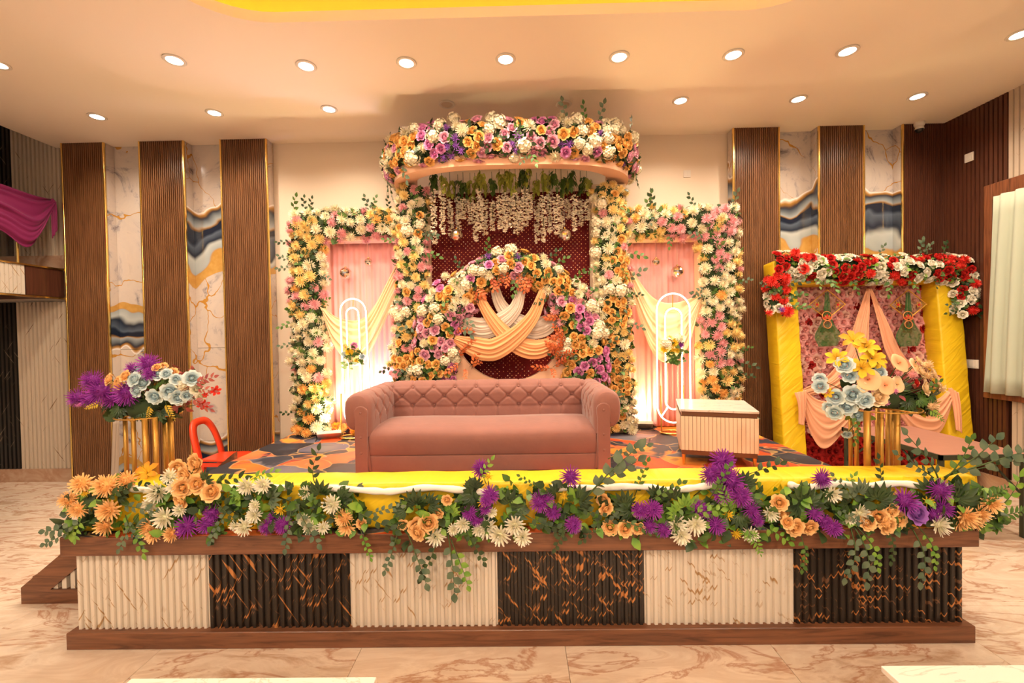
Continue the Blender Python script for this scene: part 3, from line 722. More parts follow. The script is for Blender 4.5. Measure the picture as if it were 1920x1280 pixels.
    def pt_at(s):
        for j in range(1, len(pp)):
            if ln[j] >= s: return pp[j], (pp[j] - pp[j - 1]).normalized()
    for rv, off in rows:
        p, t_ = pt_at(rv); nrm = V3((0, -t_.z, t_.y))
        for k in range(-6, 7):
            x = c0 + off + k * pu
            if xi0 + 0.07 < x < xi1 - 0.07: button(V3((x, p.y, z0 + p.z)) - nrm * 0.019, nrm, bk)
    # arms
    for side in (-1, 1):
        xo = X0 if side < 0 else X1
        A = thing_part = None
        # section (outward offset o, z): starts inside at the seat, over the roll, under it outside, down the outer face
        sec = [(-0.125, 0.33), (-0.13, 0.42), (-0.13, 0.50), (-0.128, 0.57), (-0.115, 0.63), (-0.08, 0.675), (-0.03, 0.692), (0.03, 0.683), (0.08, 0.645), (0.10, 0.58), (0.10, 0.50), (0.085, 0.43), (0.05, 0.385), (0.015, 0.375), (0.0, 0.36), (0.0, 0.2), (0.0, 0.03)]
        sp_ = catmull([V3((o_, 0, z_)) for o_, z_ in sec], 84)
        l2 = [0.0]
        for i in range(1, len(sp_)): l2.append(l2[-1] + (sp_[i] - sp_[i - 1]).length)
        ny = 110; ya, yb2 = yf + 0.012, yb - 0.04
        rows2 = [(0.13, 0.10), (0.225, 0.0), (0.315, 0.10)]
        P = []
        for i in range(ny + 1):
            y = ya + (yb2 - ya) * i / ny; col = []
            for j, p in enumerate(sp_):
                t_ = (sp_[min(j + 1, len(sp_) - 1)] - sp_[max(j - 1, 0)]).normalized(); nrm = V3((-t_.z, 0, t_.x))
                d = tuft(y - yf - 0.16, l2[j], 0.20, rows2) if (l2[j] < 0.45 and y > yf + 0.12) else 0.0
                if y <= yf + 0.12: d = 0
                e = i / ny * 26; rd = 0.022 * math.exp(-e * 1.6)
                q = p - nrm * (d + rd) * (-1 if False else 1)
                col.append(V3((xo + side * (q.x), y, z0 + q.z)))
            P.append(col)
        ar = smooth_angle(B().grid(P if side > 0 else [list(reversed(c)) for c in P]).out('arm', 'velvet', T), 70)
        # end cap of the roll, then the flat facing board with a round head
        ring = [V3((xo + side * (p.x), ya, z0 + p.z)) for p in sp_]
        cc = V3((xo + side * (-0.02), ya, z0 + 0.53))
        nrm = []
        for j, p in enumerate(sp_):
            t_ = (sp_[min(j + 1, len(sp_) - 1)] - sp_[max(j - 1, 0)]).normalized(); n_ = V3((-t_.z, 0, t_.x)); q = p - n_ * 0.022
            nrm.append(V3((xo + side * q.x, ya, z0 + q.z)))
        capv = nrm + [V3((xo + side * (-0.125), ya, z0 + 0.05))]
        inner = [cc + (v - cc) * 0.80 + V3((0, -0.016, 0)) for v in capv]
        n = len(capv); fs = [(i, (i + 1) % n, n + (i + 1) % n, n + i) for i in range(n)] + [tuple(n + i for i in range(n))]
        smooth_angle(B().add(capv + inner, fs).out('roll_end', 'velvet', ar), 60)
        xm = xo + side * (-0.052); w = 0.052
        poly = [(xm - w, 0.03), (xm + w, 0.03), (xm + w, 0.38), (xm + w + (0.010 if side > 0 else 0), 0.47)]
        top = [(xm + (w + 0.006) * math.cos(a), 0.53 + 0.058 * math.sin(a)) for a in [k / 14 * PI for k in range(15)]]
        poly = [(xm - w, 0.02), (xm + w, 0.02), (xm + w, 0.46)] + top + [(xm - w, 0.46)]
        fb = B().prism([(x, yf - 0.014, z0 + z) for x, z in poly], (0, 0.03, 0)).out('facing', 'velvet', ar)
        md = fb.modifiers.new('soft', 'BEVEL'); md.width = 0.008; md.segments = 2; md.limit_method = 'ANGLE'
        for z in (0.20, 0.33, 0.53): button(V3((xm, yf - 0.012, z0 + z)), (0, -1, 0), ar)
        for rv, off in rows2:
            for j in range(1, len(sp_)):
                if l2[j] >= rv: break
            p = sp_[j]; t_ = (sp_[j] - sp_[j - 1]).normalized(); n_ = V3((-t_.z, 0, t_.x))
            for k in range(0, 5):
                y = yf + 0.16 + off + k * 0.20
                if yf + 0.13 < y < y0 - 0.02: q = p - n_ * 0.019; button(V3((xo + side * q.x, y, z0 + q.z)), (side * n_.x, 0, n_.z), ar)
make_sofa()

# ================================================================== FLOWERS AND LEAVES
class FB:
    def __init__(s): s.v = []; s.f = []; s.t = []
    def grid(s, P, T):
        n = len(s.v); a = len(P); b = len(P[0])
        for i in range(a):
            for j in range(b): s.v.append(P[i][j]); s.t.append(T[i])
        for i in range(a - 1):
            for j in range(b - 1): s.f.append((n + i * b + j, n + i * b + j + 1, n + (i + 1) * b + j + 1, n + (i + 1) * b + j))
    def petal(s, phi, r0, z0, length, width, e0, e1, nl=3, nw=2, cup=0.0, tip=0.5, base=0.35, t0=0.0, t1=1.0, wob=0.0):
        """a petal leaving the axis at bearing phi; its elevation runs from e0 at the root to e1 at the tip"""
        P = []; T = []; c, si = math.cos(phi), math.sin(phi); r, z = r0, z0
        for i in range(nl + 1):
            u = i / nl; e = e0 + (e1 - e0) * u
            if i: r += length / nl * math.cos(e); z += length / nl * math.sin(e)
            w = width * (base + (1 - base) * math.sin(min(1, u * 1.15) * PI / 2)) * (1 if u < 0.7 else (1 - (1 - tip) * ((u - 0.7) / 0.3) ** 1.5))
            row = []
            for j in range(nw + 1):
                q = (j / nw * 2 - 1)
                lift = cup * w * (q * q - 0.3)
                rr = r - lift * math.sin(e); zz = z + lift * math.cos(e) + wob * random.uniform(-1, 1) * u
                row.append((rr * c - q * w * si, rr * si + q * w * c, zz))
            P.append(row); T.append(t0 + (t1 - t0) * u)
        s.grid(P, T)
    def core(s, r, z=0.0, t=0.25):
        P = []; T = []
        for i in range(6):
            a = PI * i / 5 * 0.98 + 0.02; P.append([(r * math.sin(a) * math.cos(2 * PI * k / 9), r * math.sin(a) * math.sin(2 * PI * k / 9), z + r * math.cos(a)) for k in range(10)]); T.append(t)
        s.grid(P, T)
    def data(s, name, m):
        me = bpy.data.meshes.new(name); me.from_pydata(s.v, [], s.f)
        a = me.attributes.new('t', 'FLOAT', 'POINT'); a.data.foreach_set('value', s.t)
        me.polygons.foreach_set('use_smooth', [True] * len(me.polygons)); me.materials.append(MATS[m]); me.update(); return me
def rose_shape(open_=1.0, low=False):
    b = FB(); b.core(0.22, 0.10, 0.2)
    layers = [(3, 0.13, 0.60, 0.20, 1.65, 2.3, 0.15), (4, 0.24, 0.60, 0.28, 1.58, 2.0, 0.30), (5, 0.34, 0.60, 0.36, 1.45, 1.55, 0.5), (5, 0.38, 0.60, 0.44, 1.10, 0.95, 0.7), (6, 0.30, 0.78, 0.48, 0.70, 0.15, 0.95)]
    if low: layers = [(3, 0.20, 0.52, 0.30, 1.6, 1.9, 0.15), (4, 0.27, 0.62, 0.44, 1.35, 1.1, 0.5), (5, 0.22, 0.82, 0.54, 0.75, 0.1, 0.9)]
    for k, (n, r0, ln, w, e0, e1, tt) in enumerate(layers):
        for i in range(n):
            b.petal(2 * PI * (i + 0.37 * k) / n + random.uniform(-.1, .1), r0, -0.25 + 0.02 * k, ln, w, e0, e1 * open_, 2 if low else 3, 1 if low else 2, 0.45, 0.55, 0.5, max(0, tt - 0.25), min(1, tt + 0.15), 0.02)
    return b
def mum_shape(rings, ln, w, e_up=0.15, nl=2, core=0.0):
    b = FB()
    if core: b.core(core, -0.1, 0.3)
    for k, (e, n) in enumerate(rings):
        for i in range(n):
            el = math.radians(e + random.uniform(-6, 6)); l = ln * random.uniform(0.88, 1.08)
            b.petal(2 * PI * (i + 0.5 * k) / n + random.uniform(-.08, .08), 0.12 * math.cos(el), 0.12 * math.sin(el) - 0.1, l * (1 if e < 60 else 0.8), w, el, el + e_up, nl, 1, 0, 0.35, 0.35, max(0, 0.1 + 0.2 * (1 - k / len(rings)) - .1), 1.0)
    return b
MUM = [(85, 4), (66, 8), (47, 12), (28, 15), (9, 16), (-10, 14), (-28, 10)]
ASTER = [(82, 6), (62, 12), (42, 16), (22, 20), (2, 20), (-18, 16)]
def puff_shape(n=46):
    b = FB(); b.core(0.74, 0.0, 0.55)
    for i in range(n):
        z = 1 - 1.25 * (i + 0.5) / n; a = i * 2.39996; r = math.sqrt(max(0, 1 - z * z)); c = V3((r * math.cos(a), r * math.sin(a), z)) * random.uniform(0.66, 1.05)
        q = c.normalized().to_track_quat('Z', 'Y').to_matrix(); a0 = random.uniform(0, 6)
        for k in range(4):
            f = FB(); f.petal(a0 + k * PI / 2, 0.01, 0.0, 0.25, 0.15, 0.15, 0.45, 1, 1, 0, 1.0, 0.35, 0.45, 1.0)
            m_ = len(b.v); b.v += [tuple(c + q @ V3(v)) for v in f.v]; b.t += f.t; b.f += [tuple(x + m_ for x in g) for g in f.f]
    return b
def lily_shape():
    b = FB()
    for i in range(6): b.petal(i * PI / 3, 0.06, -0.2, 1.05, 0.26 if i % 2 else 0.32, 0.95, -0.25, 4, 2, 0.35, 0.12, 0.4)
    for i in range(5): b.petal(i * 1.257 + .3, 0.03, -0.1, 0.55, 0.03, 1.2, 1.0, 1, 1, 0, 1, 1, 0, 0)
    return b
def disc_shape():
    b = FB(); n = 28
    P = []; T = []
    for r, z, t in ((0.03, -0.22, 0), (0.14, -0.12, 0.05), (0.35, -0.02, 0.25), (0.65, 0.05, 0.6), (0.9, 0.06, 0.9), (1.0, 0.0, 1.0)):
        P.append([((r * (1 + .03 * math.sin(5 * 2 * PI * k / n))) * math.cos(2 * PI * k / n), r * math.sin(2 * PI * k / n), z + 0.05 * r * math.sin(3 * 2 * PI * k / n + r)) for k in range(n + 1)]); T.append(t)
    b.grid(P, T)
    for i in range(5): b.petal(i * 1.257, 0.0, -0.1, 0.22, 0.03, 1.3, 1.2, 1, 1, 0, 1, 1, 0, 0)
    return b
SH = {}
def shapes(): 
    SH['rose'] = rose_shape(); SH['rose2'] = rose_shape(0.9); SH['rose_low'] = rose_shape(1, True)
    SH['mum'] = mum_shape(MUM, 0.86, 0.10, core=0.5); SH['daisy'] = mum_shape([(80, 6), (55, 9), (30, 13), (8, 15)], 0.9, 0.13, 0.05, core=0.3)
    SH['aster'] = mum_shape(ASTER, 0.92, 0.062, 0.05, core=0.5); SH['puff'] = puff_shape(); SH['lily'] = lily_shape(); SH['disc'] = disc_shape()
    SH['filler'] = mum_shape([(75, 5), (45, 8), (15, 9), (-15, 7)], 0.9, 0.09, 0.5, core=0.4)
shapes()
FM = {}
def fdata(shape, m):
    if (shape, m) not in FM: FM[(shape, m)] = SH[shape].data(shape + '_bloom', m)
    return FM[(shape, m)]
PLAIN = {'rose': 'rose', 'rose2': 'rose', 'rose_low': 'rose', 'mum': 'chrysanthemum', 'daisy': 'daisy', 'aster': 'aster', 'puff': 'hydrangea', 'lily': 'lily', 'disc': 'open_bloom', 'filler': 'filler_flower'}
def flower(parent, shape, m, p, r, nrm, spin=None):
    q = V3(nrm).normalized().to_track_quat('Z', 'Y').to_matrix().to_4x4()
    Mx = Matrix.Translation(p) @ q @ Matrix.Rotation(random.uniform(0, 6.28) if spin is None else spin, 4, 'Z') @ Matrix.Scale(r, 4)
    return dup(fdata(shape, m), PLAIN[shape], parent, Mx)
# leaves
def leaf_pts(l=1.0, w=0.36, fold=0.12, droop=0.25, n=4):
    P = []
    for i in range(n + 1):
        u = i / n; ww = w * math.sin(PI * min(1, (u * 0.94 + 0.03)) ** 0.85); z = -droop * u * u * l
        P.append([V3((u * l, -ww, z + fold * ww / w * l * .5)), V3((u * l, 0, z)), V3((u * l, ww, z + fold * ww / w * l * .5))])
    return P
class LB:
    def __init__(s): s.b = B()
    def leaf(s, p, d, up, l, w=0.36, fold=0.12, droop=0.25, n=4):
        d = V3(d).normalized(); up = V3(up); sd = d.cross(up)
        if sd.length < 1e-4: sd = d.orthogonal()
        sd.normalize(); up = sd.cross(d)
        Pq = leaf_pts(1.0, w, fold, droop, n)
        s.b.grid([[V3(p) + (d * v.x + sd * v.y + up * v.z) * l for v in r] for r in Pq]); return s
def sprig_data(kind):
    """(stem B, leaves B) of a twig 1 long along +X, leaves facing +Z"""
    st_ = B(); lf = LB(); P = [V3((u, 0.05 * math.sin(u * 3), 0.10 * math.sin(u * PI) - 0.12 * u * u)) for u in [i / 8 for i in range(9)]]
    st_.tube(P, [0.014 - 0.009 * i / 8 for i in range(9)], 4)
    nl = {'euca': 9, 'twig': 7, 'fern': 13, 'autumn': 9, 'tip': 5}[kind]
    for i in range(nl):
        u = 0.22 + 0.78 * i / (nl - 1); k = min(7, int(u * 8)); p = P[k].lerp(P[k + 1], u * 8 - k) if k < 8 else P[8]
        sd = (1 if i % 2 else -1); d = V3((0.75, sd * 0.9, 0.15 * random.uniform(-1, 1))) if i < nl - 1 else V3((1, 0, 0))
        if kind == 'euca': lf.leaf(p, d, (0.2 * random.uniform(-1, 1), 0, 1), random.uniform(0.13, 0.18), 0.36, 0.05, 0.2)
        elif kind == 'tip': lf.leaf(p, d, (0.2 * random.uniform(-1, 1), 0, 1), random.uniform(0.26, 0.34), 0.34, 0.1, 0.25)
        elif kind == 'fern': lf.leaf(p, d, (0, 0, 1), 0.30 * (1.1 - 0.7 * u), 0.2, 0.1, 0.3, 3)
        else: lf.leaf(p, d, (0.2 * random.uniform(-1, 1), 0, 1), random.uniform(0.20, 0.27), 0.30, 0.12, 0.3)
    return st_, lf.b
SPR = {}
def sprig_mesh(kind, m):
    if (kind, m) in SPR: return SPR[(kind, m)]
    s_, l_ = sprig_data(kind); n = len(s_.v)
    me = bpy.data.meshes.new(kind + '_sprig'); me.from_pydata([tuple(v) for v in s_.v + l_.v], [], s_.f + [tuple(i + n for i in f) for f in l_.f])
    me.materials.append(MATS['stem' if kind != 'autumn' else 'twig']); me.materials.append(MATS[m])
    me.polygons.foreach_set('material_index', [0] * len(s_.f) + [1] * len(l_.f)); me.polygons.foreach_set('use_smooth', [True] * len(me.polygons)); me.update()
    SPR[(kind, m)] = me; return me
def frame_mat(p, d, up, s):
    d = V3(d).normalized(); up = V3(up); y = up.cross(d)
    if y.length < 1e-4: y = d.orthogonal()
    y.normalize(); z = d.cross(y)
    return Matrix(((d.x * s, y.x * s, z.x * s, p[0]), (d.y * s, y.y * s, z.y * s, p[1]), (d.z * s, y.z * s, z.z * s, p[2]), (0, 0, 0, 1)))
def sprig(parent, kind, m, p, d, up, s, name='leaf_sprig'):
    return dup(sprig_mesh(kind, m), name, parent, frame_mat(p, d, up, s))
# palmate leaf (seven fingers) and a broad lobed leaf
def palm_mesh(m):
    if ('palm', m) in SPR: return SPR[('palm', m)]
    lf = LB()
    for k in range(9):
        a = (k - 4) * 0.42; lf.leaf((0.08 * math.cos(a), 0.08 * math.sin(a), 0), (math.cos(a), math.sin(a), 0.15), (0, 0, 1), 1.0 - 0.06 * abs(k - 4), 0.19, 0.12, 0.3)
    o = lf.b; me = bpy.data.meshes.new('palmate_leaf'); me.from_pydata([tuple(v) for v in o.v], [], o.f); me.materials.append(MATS[m]); me.polygons.foreach_set('use_smooth', [True] * len(me.polygons)); me.update()
    SPR[('palm', m)] = me; return me
def palm(parent, m, p, d, up, s): return dup(palm_mesh(m), 'palmate_leaf', parent, frame_mat(p, d, up, s))
def foliage(parent, spots, m, size, w=0.34, name='foliage', k=4, jitter=0.03):
    lf = LB()
    for p, nrm in spots:
        nrm = V3(nrm).normalized()
        for _ in range(k):
            d = (nrm * random.uniform(0.1, 0.9) + V3((random.uniform(-1, 1), random.uniform(-1, 1), random.uniform(-1, 1)))).normalized()
            lf.leaf(V3(p) + V3((random.uniform(-1, 1), random.uniform(-1, 1), random.uniform(-1, 1))) * jitter, d, nrm, size * random.uniform(0.7, 1.3), w, 0.1, 0.3, 3)
    return mesh(name, lf.b.v, lf.b.f, m, parent, True, kind='stuff')
def pick(kinds):
    x = random.random() * sum(k[0] for k in kinds)
    for k in kinds:
        x -= k[0]
        if x <= 0: return k
    return kinds[-1]
def garland(parent, path, outw, ra, rb, kinds, th=(-1.5, 1.5), size=1.0, tries=None, leaves=(('leaf_dark', 0.55), ('leaf_mid', 0.45)), cluster=0.20, leafsize=0.06, gap=0.70, limit=400, sprigs=0, cross=None):
    """blooms over a half round roll that follows a path; outw(i) points away from the support, rb is the half breadth, ra the bulge"""
    P = [V3(p) for p in path]; ln = [0.0]
    for i in range(1, len(P)): ln.append(ln[-1] + (P[i] - P[i - 1]).length)
    tot = ln[-1]
    def frame(s):
        for i in range(1, len(P)):
            if ln[i] >= s - 1e-9: break
        u = (s - ln[i - 1]) / max(1e-9, ln[i] - ln[i - 1]); p = P[i - 1].lerp(P[i], u); t_ = (P[i] - P[i - 1]).normalized()
        o = outw(p); o = (o - t_ * o.dot(t_)).normalized(); return p, t_, o, t_.cross(o)
    seeds = []
    for i in range(max(3, int(tot / cluster * 2.2))): 
        p, t_, o, c = frame(random.uniform(0, tot)); a = random.uniform(*th); seeds.append((p + o * ra * math.cos(a) + c * rb * math.sin(a), pick(kinds)))
    placed = []; spots = []
    tries = tries or int(tot * rb * 30000)
    for _ in range(tries):
        if len(placed) >= limit: break
        s = random.uniform(0, tot); a = random.uniform(*th); p, t_, o, c = frame(s)
        q = p + o * ra * math.cos(a) + c * rb * math.sin(a) * random.uniform(0.85, 1.05)
        kd = min(seeds, key=lambda z: (z[0] - q).length_squared)[1]
        if random.random() < 0.18: kd = pick(kinds)
        r = kd[3] * size * random.uniform(0.85, 1.12)
        if any((q - x).length < gap * (r + y) for x, y in placed): continue
        placed.append((q, r)); nrm = (o * math.cos(a) / max(ra, .02) + c * math.sin(a) / rb).normalized()
        nrm = (nrm + V3((random.uniform(-1, 1), random.uniform(-1, 1), random.uniform(-1, 1))) * 0.28).normalized()
        flower(parent, kd[1], kd[2], q + nrm * random.uniform(-0.01, 0.02), r, nrm)
    nsp = int(tot * rb * 480)
    for m_, sh in leaves:
        sp_ = []
        for _ in range(int(nsp * sh)):
            p, t_, o, c = frame(random.uniform(0, tot)); a = random.uniform(th[0] * 1.05, th[1] * 1.05)
            sp_.append((p + (o * ra * math.cos(a) + c * rb * math.sin(a)) * random.uniform(0.70, 0.92), o * math.cos(a) + c * math.sin(a)))
        foliage(parent, sp_, m_, leafsize)
    # dark core so that nothing shows through
    core = [];
    n = 40
    for i in range(n + 1):
        p, t_, o, c = frame(tot * i / n); core.append([p + o * ra * 0.72 * math.cos(a) + c * rb * 0.80 * math.sin(a) for a in [th[0] + (th[1] - th[0]) * k / 8 for k in range(9)]])
    mesh('foam_core', [v for r in core for v in r], [(i * 9 + j, i * 9 + j + 1, (i + 1) * 9 + j + 1, (i + 1) * 9 + j) for i in range(n) for j in range(8)], 'foam_core', parent, True)
    for _ in range(sprigs):
        p, t_, o, c = frame(random.uniform(0, tot)); sg = random.choice((-1, 1)); d = (c * sg + o * random.uniform(0.1, .8) + t_ * random.uniform(-.6, .6)).normalized()
        sprig(parent, 'tip', random.choice(('leaf_euca', 'leaf_dark', 'leaf_mid')), p + c * rb * sg * 0.85 + o * ra * 0.5, d, o, random.uniform(0.13, 0.19))
    return placed

# ------------------------------------------------------------------ cloth
def cloth(name, A, Bq, m, parent=None, nu=40, nv=24, folds=5, amp=0.02, dirv=(0, -1, 0), seed=0.0, belly=0.0, thick=0.004, drift=0.0):
    """a gathered piece of cloth between two edges; its folds run along the edges"""
    a = catmull(A, nu); b_ = catmull(Bq, nu); dirv = V3(dirv); P = []
    for i in range(nu + 1):
        u = i / nu; row = []; wd = (a[i] - b_[i]).length
        for j in range(nv + 1):
            v = j / nv
            vw = v + 0.05 * math.sin(6.0 * v + seed * 1.7 + u * 1.5) + 0.03 * math.sin(11 * v + 2 * seed)
            k = math.sin(2 * PI * (folds * vw + drift * u) + seed) * (0.40 + 0.22 * math.sin(4 * v + seed + u * 2)) + math.sin(2 * PI * folds * 1.83 * vw + seed * 2 + u * 3) * 0.26 + math.sin(2 * PI * folds * 0.61 * vw + seed * 3 - u * 2) * 0.3
            row.append(a[i].lerp(b_[i], v) + dirv * (amp * k * min(1, wd / 0.12) + belly * math.sin(PI * v) + belly * .5 * math.sin(PI * u)))
        P.append(row)
    o = B().grid(P).out(name, m, parent, True)
    md = o.modifiers.new('thickness', 'SOLIDIFY'); md.thickness = thick; md.offset = 0
    return o
def curtain(name, x0, x1, z0, z1, y, m, folds, amp, parent=None, axis='x', nz=10):
    n = folds * 8; P = []
    for i in range(n + 1):
        u = i / n; row = []
        for j in range(nz + 1):
            v = j / nz; d = amp * (math.sin(2 * PI * folds * u + 0.6 * math.sin(7 * u)) * (0.6 + 0.4 * v) + 0.4 * math.sin(2 * PI * folds * .43 * u + 2))
            p = (x0 + (x1 - x0) * u, y + d, z1 + (z0 - z1) * v) if axis == 'x' else (y + d, x0 + (x1 - x0) * u, z1 + (z0 - z1) * v)
            row.append(V3(p))
        P.append(row)
    o = B().grid(P).out(name, m, parent, True); md = o.modifiers.new('thickness', 'SOLIDIFY'); md.thickness = 0.003; md.offset = 0
    return o

# ================================================================== BACKDROP
YF, YC, YR, YS = 5.14, 5.02, 4.90, 5.27      # side frames, main columns, ring, sequin cloth
MUMS = [(0.9, 'mum', 'f_yellow', 0.072), (1.1, 'mum', 'f_pink', 0.068), (1.6, 'mum', 'f_cream', 0.074), (0.3, 'mum', 'f_orange', 0.070)]
MIX = [(0.8, 'puff', 'f_cream', 0.068), (1.5, 'rose', 'f_orange', 0.058), (0.8, 'rose', 'f_rosepink', 0.060), (0.35, 'rose', 'f_magenta', 0.058), (0.2, 'filler', 'f_violet', 0.05), (0.6, 'mum', 'f_cream', 0.07)]
outy = lambda p: V3((0, -1, 0))
# side frames
for side in (-1, 1):
    T = thing('flower_side_frame', 'peach cloth frame edged with yellow, pink and cream chrysanthemums, %s of the tall canopy' % ('left' if side < 0 else 'right'), 'flower frame',
              (at(645 if side < 0 else 1280, 800, YF).x, YF, SZ), group='flower frames beside the canopy')
    if side < 0: xo, xc, xi, zt_ = at(548, 600, YF).x, at(612, 600, YF).x, at(745, 600, YF).x, at(640, 398, YF).z
    else: xo, xc, xi, zt_ = at(1384, 600, YF).x, at(1312, 600, YF).x, at(1180, 600, YF).x, at(1280, 392, YF).z
    zb_ = at(640 if side < 0 else 1280, 452 if side < 0 else 449, YF).z
    B().bbox((min(xo, xc), YF, SZ + 0.001), (max(xo, xc), YF + 0.16, zt_), 0.01, 1).out('post', 'peach_cloth', T)
    B().bbox((min(xc, xi), YF, zb_), (max(xc, xi), YF + 0.16, zt_), 0.01, 1).out('lintel', 'peach_cloth', T)
    cx_ = (xo + xc) / 2
    garland(T, [(cx_, YF, SZ + 0.05), (cx_, YF, zt_ - 0.12)], outy, 0.10, abs(xo - xc) * 0.50, MUMS, leaves=(('leaf_dark', 0.5), ('leaf_mid', 0.5)), sprigs=9)
    za = (zt_ + zb_) / 2 + 0.02
    garland(T, [(xo + side * -0.06, YF, za), (xi, YF, za)], outy, 0.10, 0.17, MUMS, th=(-1.5, 1.5), sprigs=6)
    # pink curtain hung inside
    o = curtain('pink_curtain', min(xc, xi) - 0.02, max(xc, xi) + 0.02, SZ + 0.01, zb_ + 0.1, YF + 0.18, 'pink_curtain', 13, 0.012)
    tag(o, 'pleated pink curtain hanging inside the %s flower frame' % ('left' if side < 0 else 'right'), 'curtain', 'pink curtains in the flower frames')
    if side < 0: A = [(602, 572), (640, 597), (690, 590), (744, 492)]; Bq = [(602, 578), (632, 655), (680, 680), (744, 556)]
    else: A = [(1180, 498), (1222, 556), (1262, 568), (1313, 552)]; Bq = [(1180, 540), (1228, 668), (1282, 662), (1313, 560)]
    o = cloth('swag', [at(*p, YF - 0.03) for p in A], [at(*p, YF - 0.05) for p in Bq], 'cream_drape', None, 40, 40, 5, 0.022, belly=0.03, seed=side)
    tag(o, 'cream chiffon swag across the %s flower frame' % ('left' if side < 0 else 'right'), 'swag', 'cream swags')

# main canopy with columns
T = thing('flower_canopy', 'tall peach canopy with a curved crown of roses and hydrangeas on two flower columns', 'flower canopy', (at(957, 800, YC).x, YC, SZ))
ccx = at(957, 300, 4.7).x
zk0, zk1 = 3.56, 3.91
yk0, dk = 5.24, 0.82
def dpath(hw, dp, n=60, nn=2.9):
    P = []
    for k in range(n + 1):
        a = PI * k / n; c, s = math.cos(a), math.sin(a)
        P.append((ccx - hw * math.copysign(abs(c) ** (2 / nn), c), yk0 - dp * abs(s) ** (2 / nn)))
    return P
Po, Pi = dpath(1.34, dk), dpath(1.12, dk - 0.20)
n = len(Po)
def strip(P, Q, za, zb): return [(*p, za) for p in P] + [(*q, zb) for q in Q], [(i, i + 1, n + i + 1, n + i) for i in range(n - 1)]
B().add(*strip(Po, Pi, zk0 - 0.02, zk0 + 0.01)).add(*strip(Pi, Pi, zk0 + 0.01, zk1)).add(*strip(Po, Po, zk0 - 0.02, zk1)).add(*strip(Po, Pi, zk1, zk1)).out('canopy_ring', 'peach_cloth', T, True)
mid = [(p[0], p[1], (zk0 + zk1) / 2 + 0.06) for p in dpath(1.33, dk - 0.01, 80)]
def outd(p):
    d = V3((p[0] - ccx, (p[1] - yk0) * 1.4, 0)); d.normalize(); return d
garland(T, mid, outd, 0.11, 0.19, MIX, th=(-1.35, 2.1), size=1.0, leaves=(('leaf_dark', 0.7), ('leaf_mid', 0.3)), sprigs=14, cluster=0.09, limit=290)
for side in (-1, 1):
    pts = [(778, 352), (772, 450), (775, 560), (766, 650), (768, 740), (762, 806)] if side < 0 else [(1143, 352), (1146, 450), (1150, 560), (1152, 650), (1158, 740), (1162, 796)]
    path = [at(*p, YC) for p in pts]; path[-1].z = SZ + 0.06
    garland(T, catmull(path, 20), outy, 0.11, 0.185, [(1.0, 'mum', 'f_yellow', 0.064), (0.9, 'mum', 'f_pink', 0.062), (1.2, 'mum', 'f_cream', 0.068), (0.8, 'rose', 'f_orange', 0.052), (0.4, 'puff', 'f_cream', 0.07)], sprigs=10)
    xa_, xb_ = (at(748, 500, YC).x, at(802, 500, YC).x) if side < 0 else (at(1112, 500, YC).x, at(1176, 500, YC).x)
    B().bbox((xa_, YC, SZ + 0.001), (xb_, YC + 0.24, zk0 - 0.03), 0.01, 1).out('column', 'cream_cloth', T)
o = B().box((at(800, 500, YS).x - 0.03, YS, SZ + 0.001), (at(1112, 500, YS).x + 0.03, YS + 0.02, at(957, 361, YS).z)).out('sequin_panel', 'sequin_maroon')
tag(o, 'maroon sequinned cloth panel behind the flower ring', 'cloth panel')

# flower ring
rc = at(954, 612, YR); RI = 103 / F_PX * YR
T = thing('flower_ring', 'round moon arch of peach board covered in orange, pink and cream roses', 'flower arch', (rc.x, YR, SZ))
P = []; Q = []
nn_ = 64
for k in range(nn_ + 1):
    a = 2 * PI * k / nn_; P.append((rc.x + RI * math.cos(a), rc.z + RI * math.sin(a)))
    ca, sa = math.cos(a), math.sin(a); mx = max(abs(ca) ** 4 + abs(sa) ** 4, 0.3) ** (-0.25) if sa < 0 else 1.0
    Q.append((rc.x + (RI + 0.22) * ca * mx, max(SZ + 0.001, rc.z + (RI + 0.22) * sa * mx)))
vs = []; fs = []
for y in (YR, YR + 0.10):
    for p, q in zip(P, Q): vs += [(p[0], y, p[1]), (q[0], y, q[1])]
m_ = 2 * (nn_ + 1)
for i in range(nn_):
    a = 2 * i; fs += [(a, a + 1, a + 3, a + 2), (m_ + a, m_ + a + 2, m_ + a + 3, m_ + a + 1), (a, a + 2, m_ + a + 2, m_ + a), (a + 1, m_ + a + 1, m_ + a + 3, a + 3)]
smooth_angle(mesh('ring_board', vs, fs, 'peach_cloth', T), 40)
zx = lambda px, py: at(px, py, YR)
arc = [zx(*p) for p in ((868, 553), (893, 522), (925, 503), (958, 497), (992, 503), (1025, 520), (1052, 543), (1066, 570))]
garland(T, catmull(arc, 30), outy, 0.11, 0.165, MIX, sprigs=8, cluster=0.10)
lg = [zx(*p) for p in ((872, 550), (845, 568), (825, 600), (815, 650), (812, 700), (810, 770))]
RG = MIX[:4] + [(0.8, 'mum', 'f_cream', 0.066), (0.4, 'mum', 'f_pink', 0.055)]
garland(T, catmull(lg, 20), outy, 0.12, 0.25, RG, sprigs=6, cluster=0.11)
rg = [zx(*p) for p in ((1060, 560), (1078, 590), (1090, 630), (1096, 670), (1096, 720), (1100, 770))]
garland(T, catmull(rg, 20), outy, 0.12, 0.25, RG, sprigs=6, cluster=0.11)
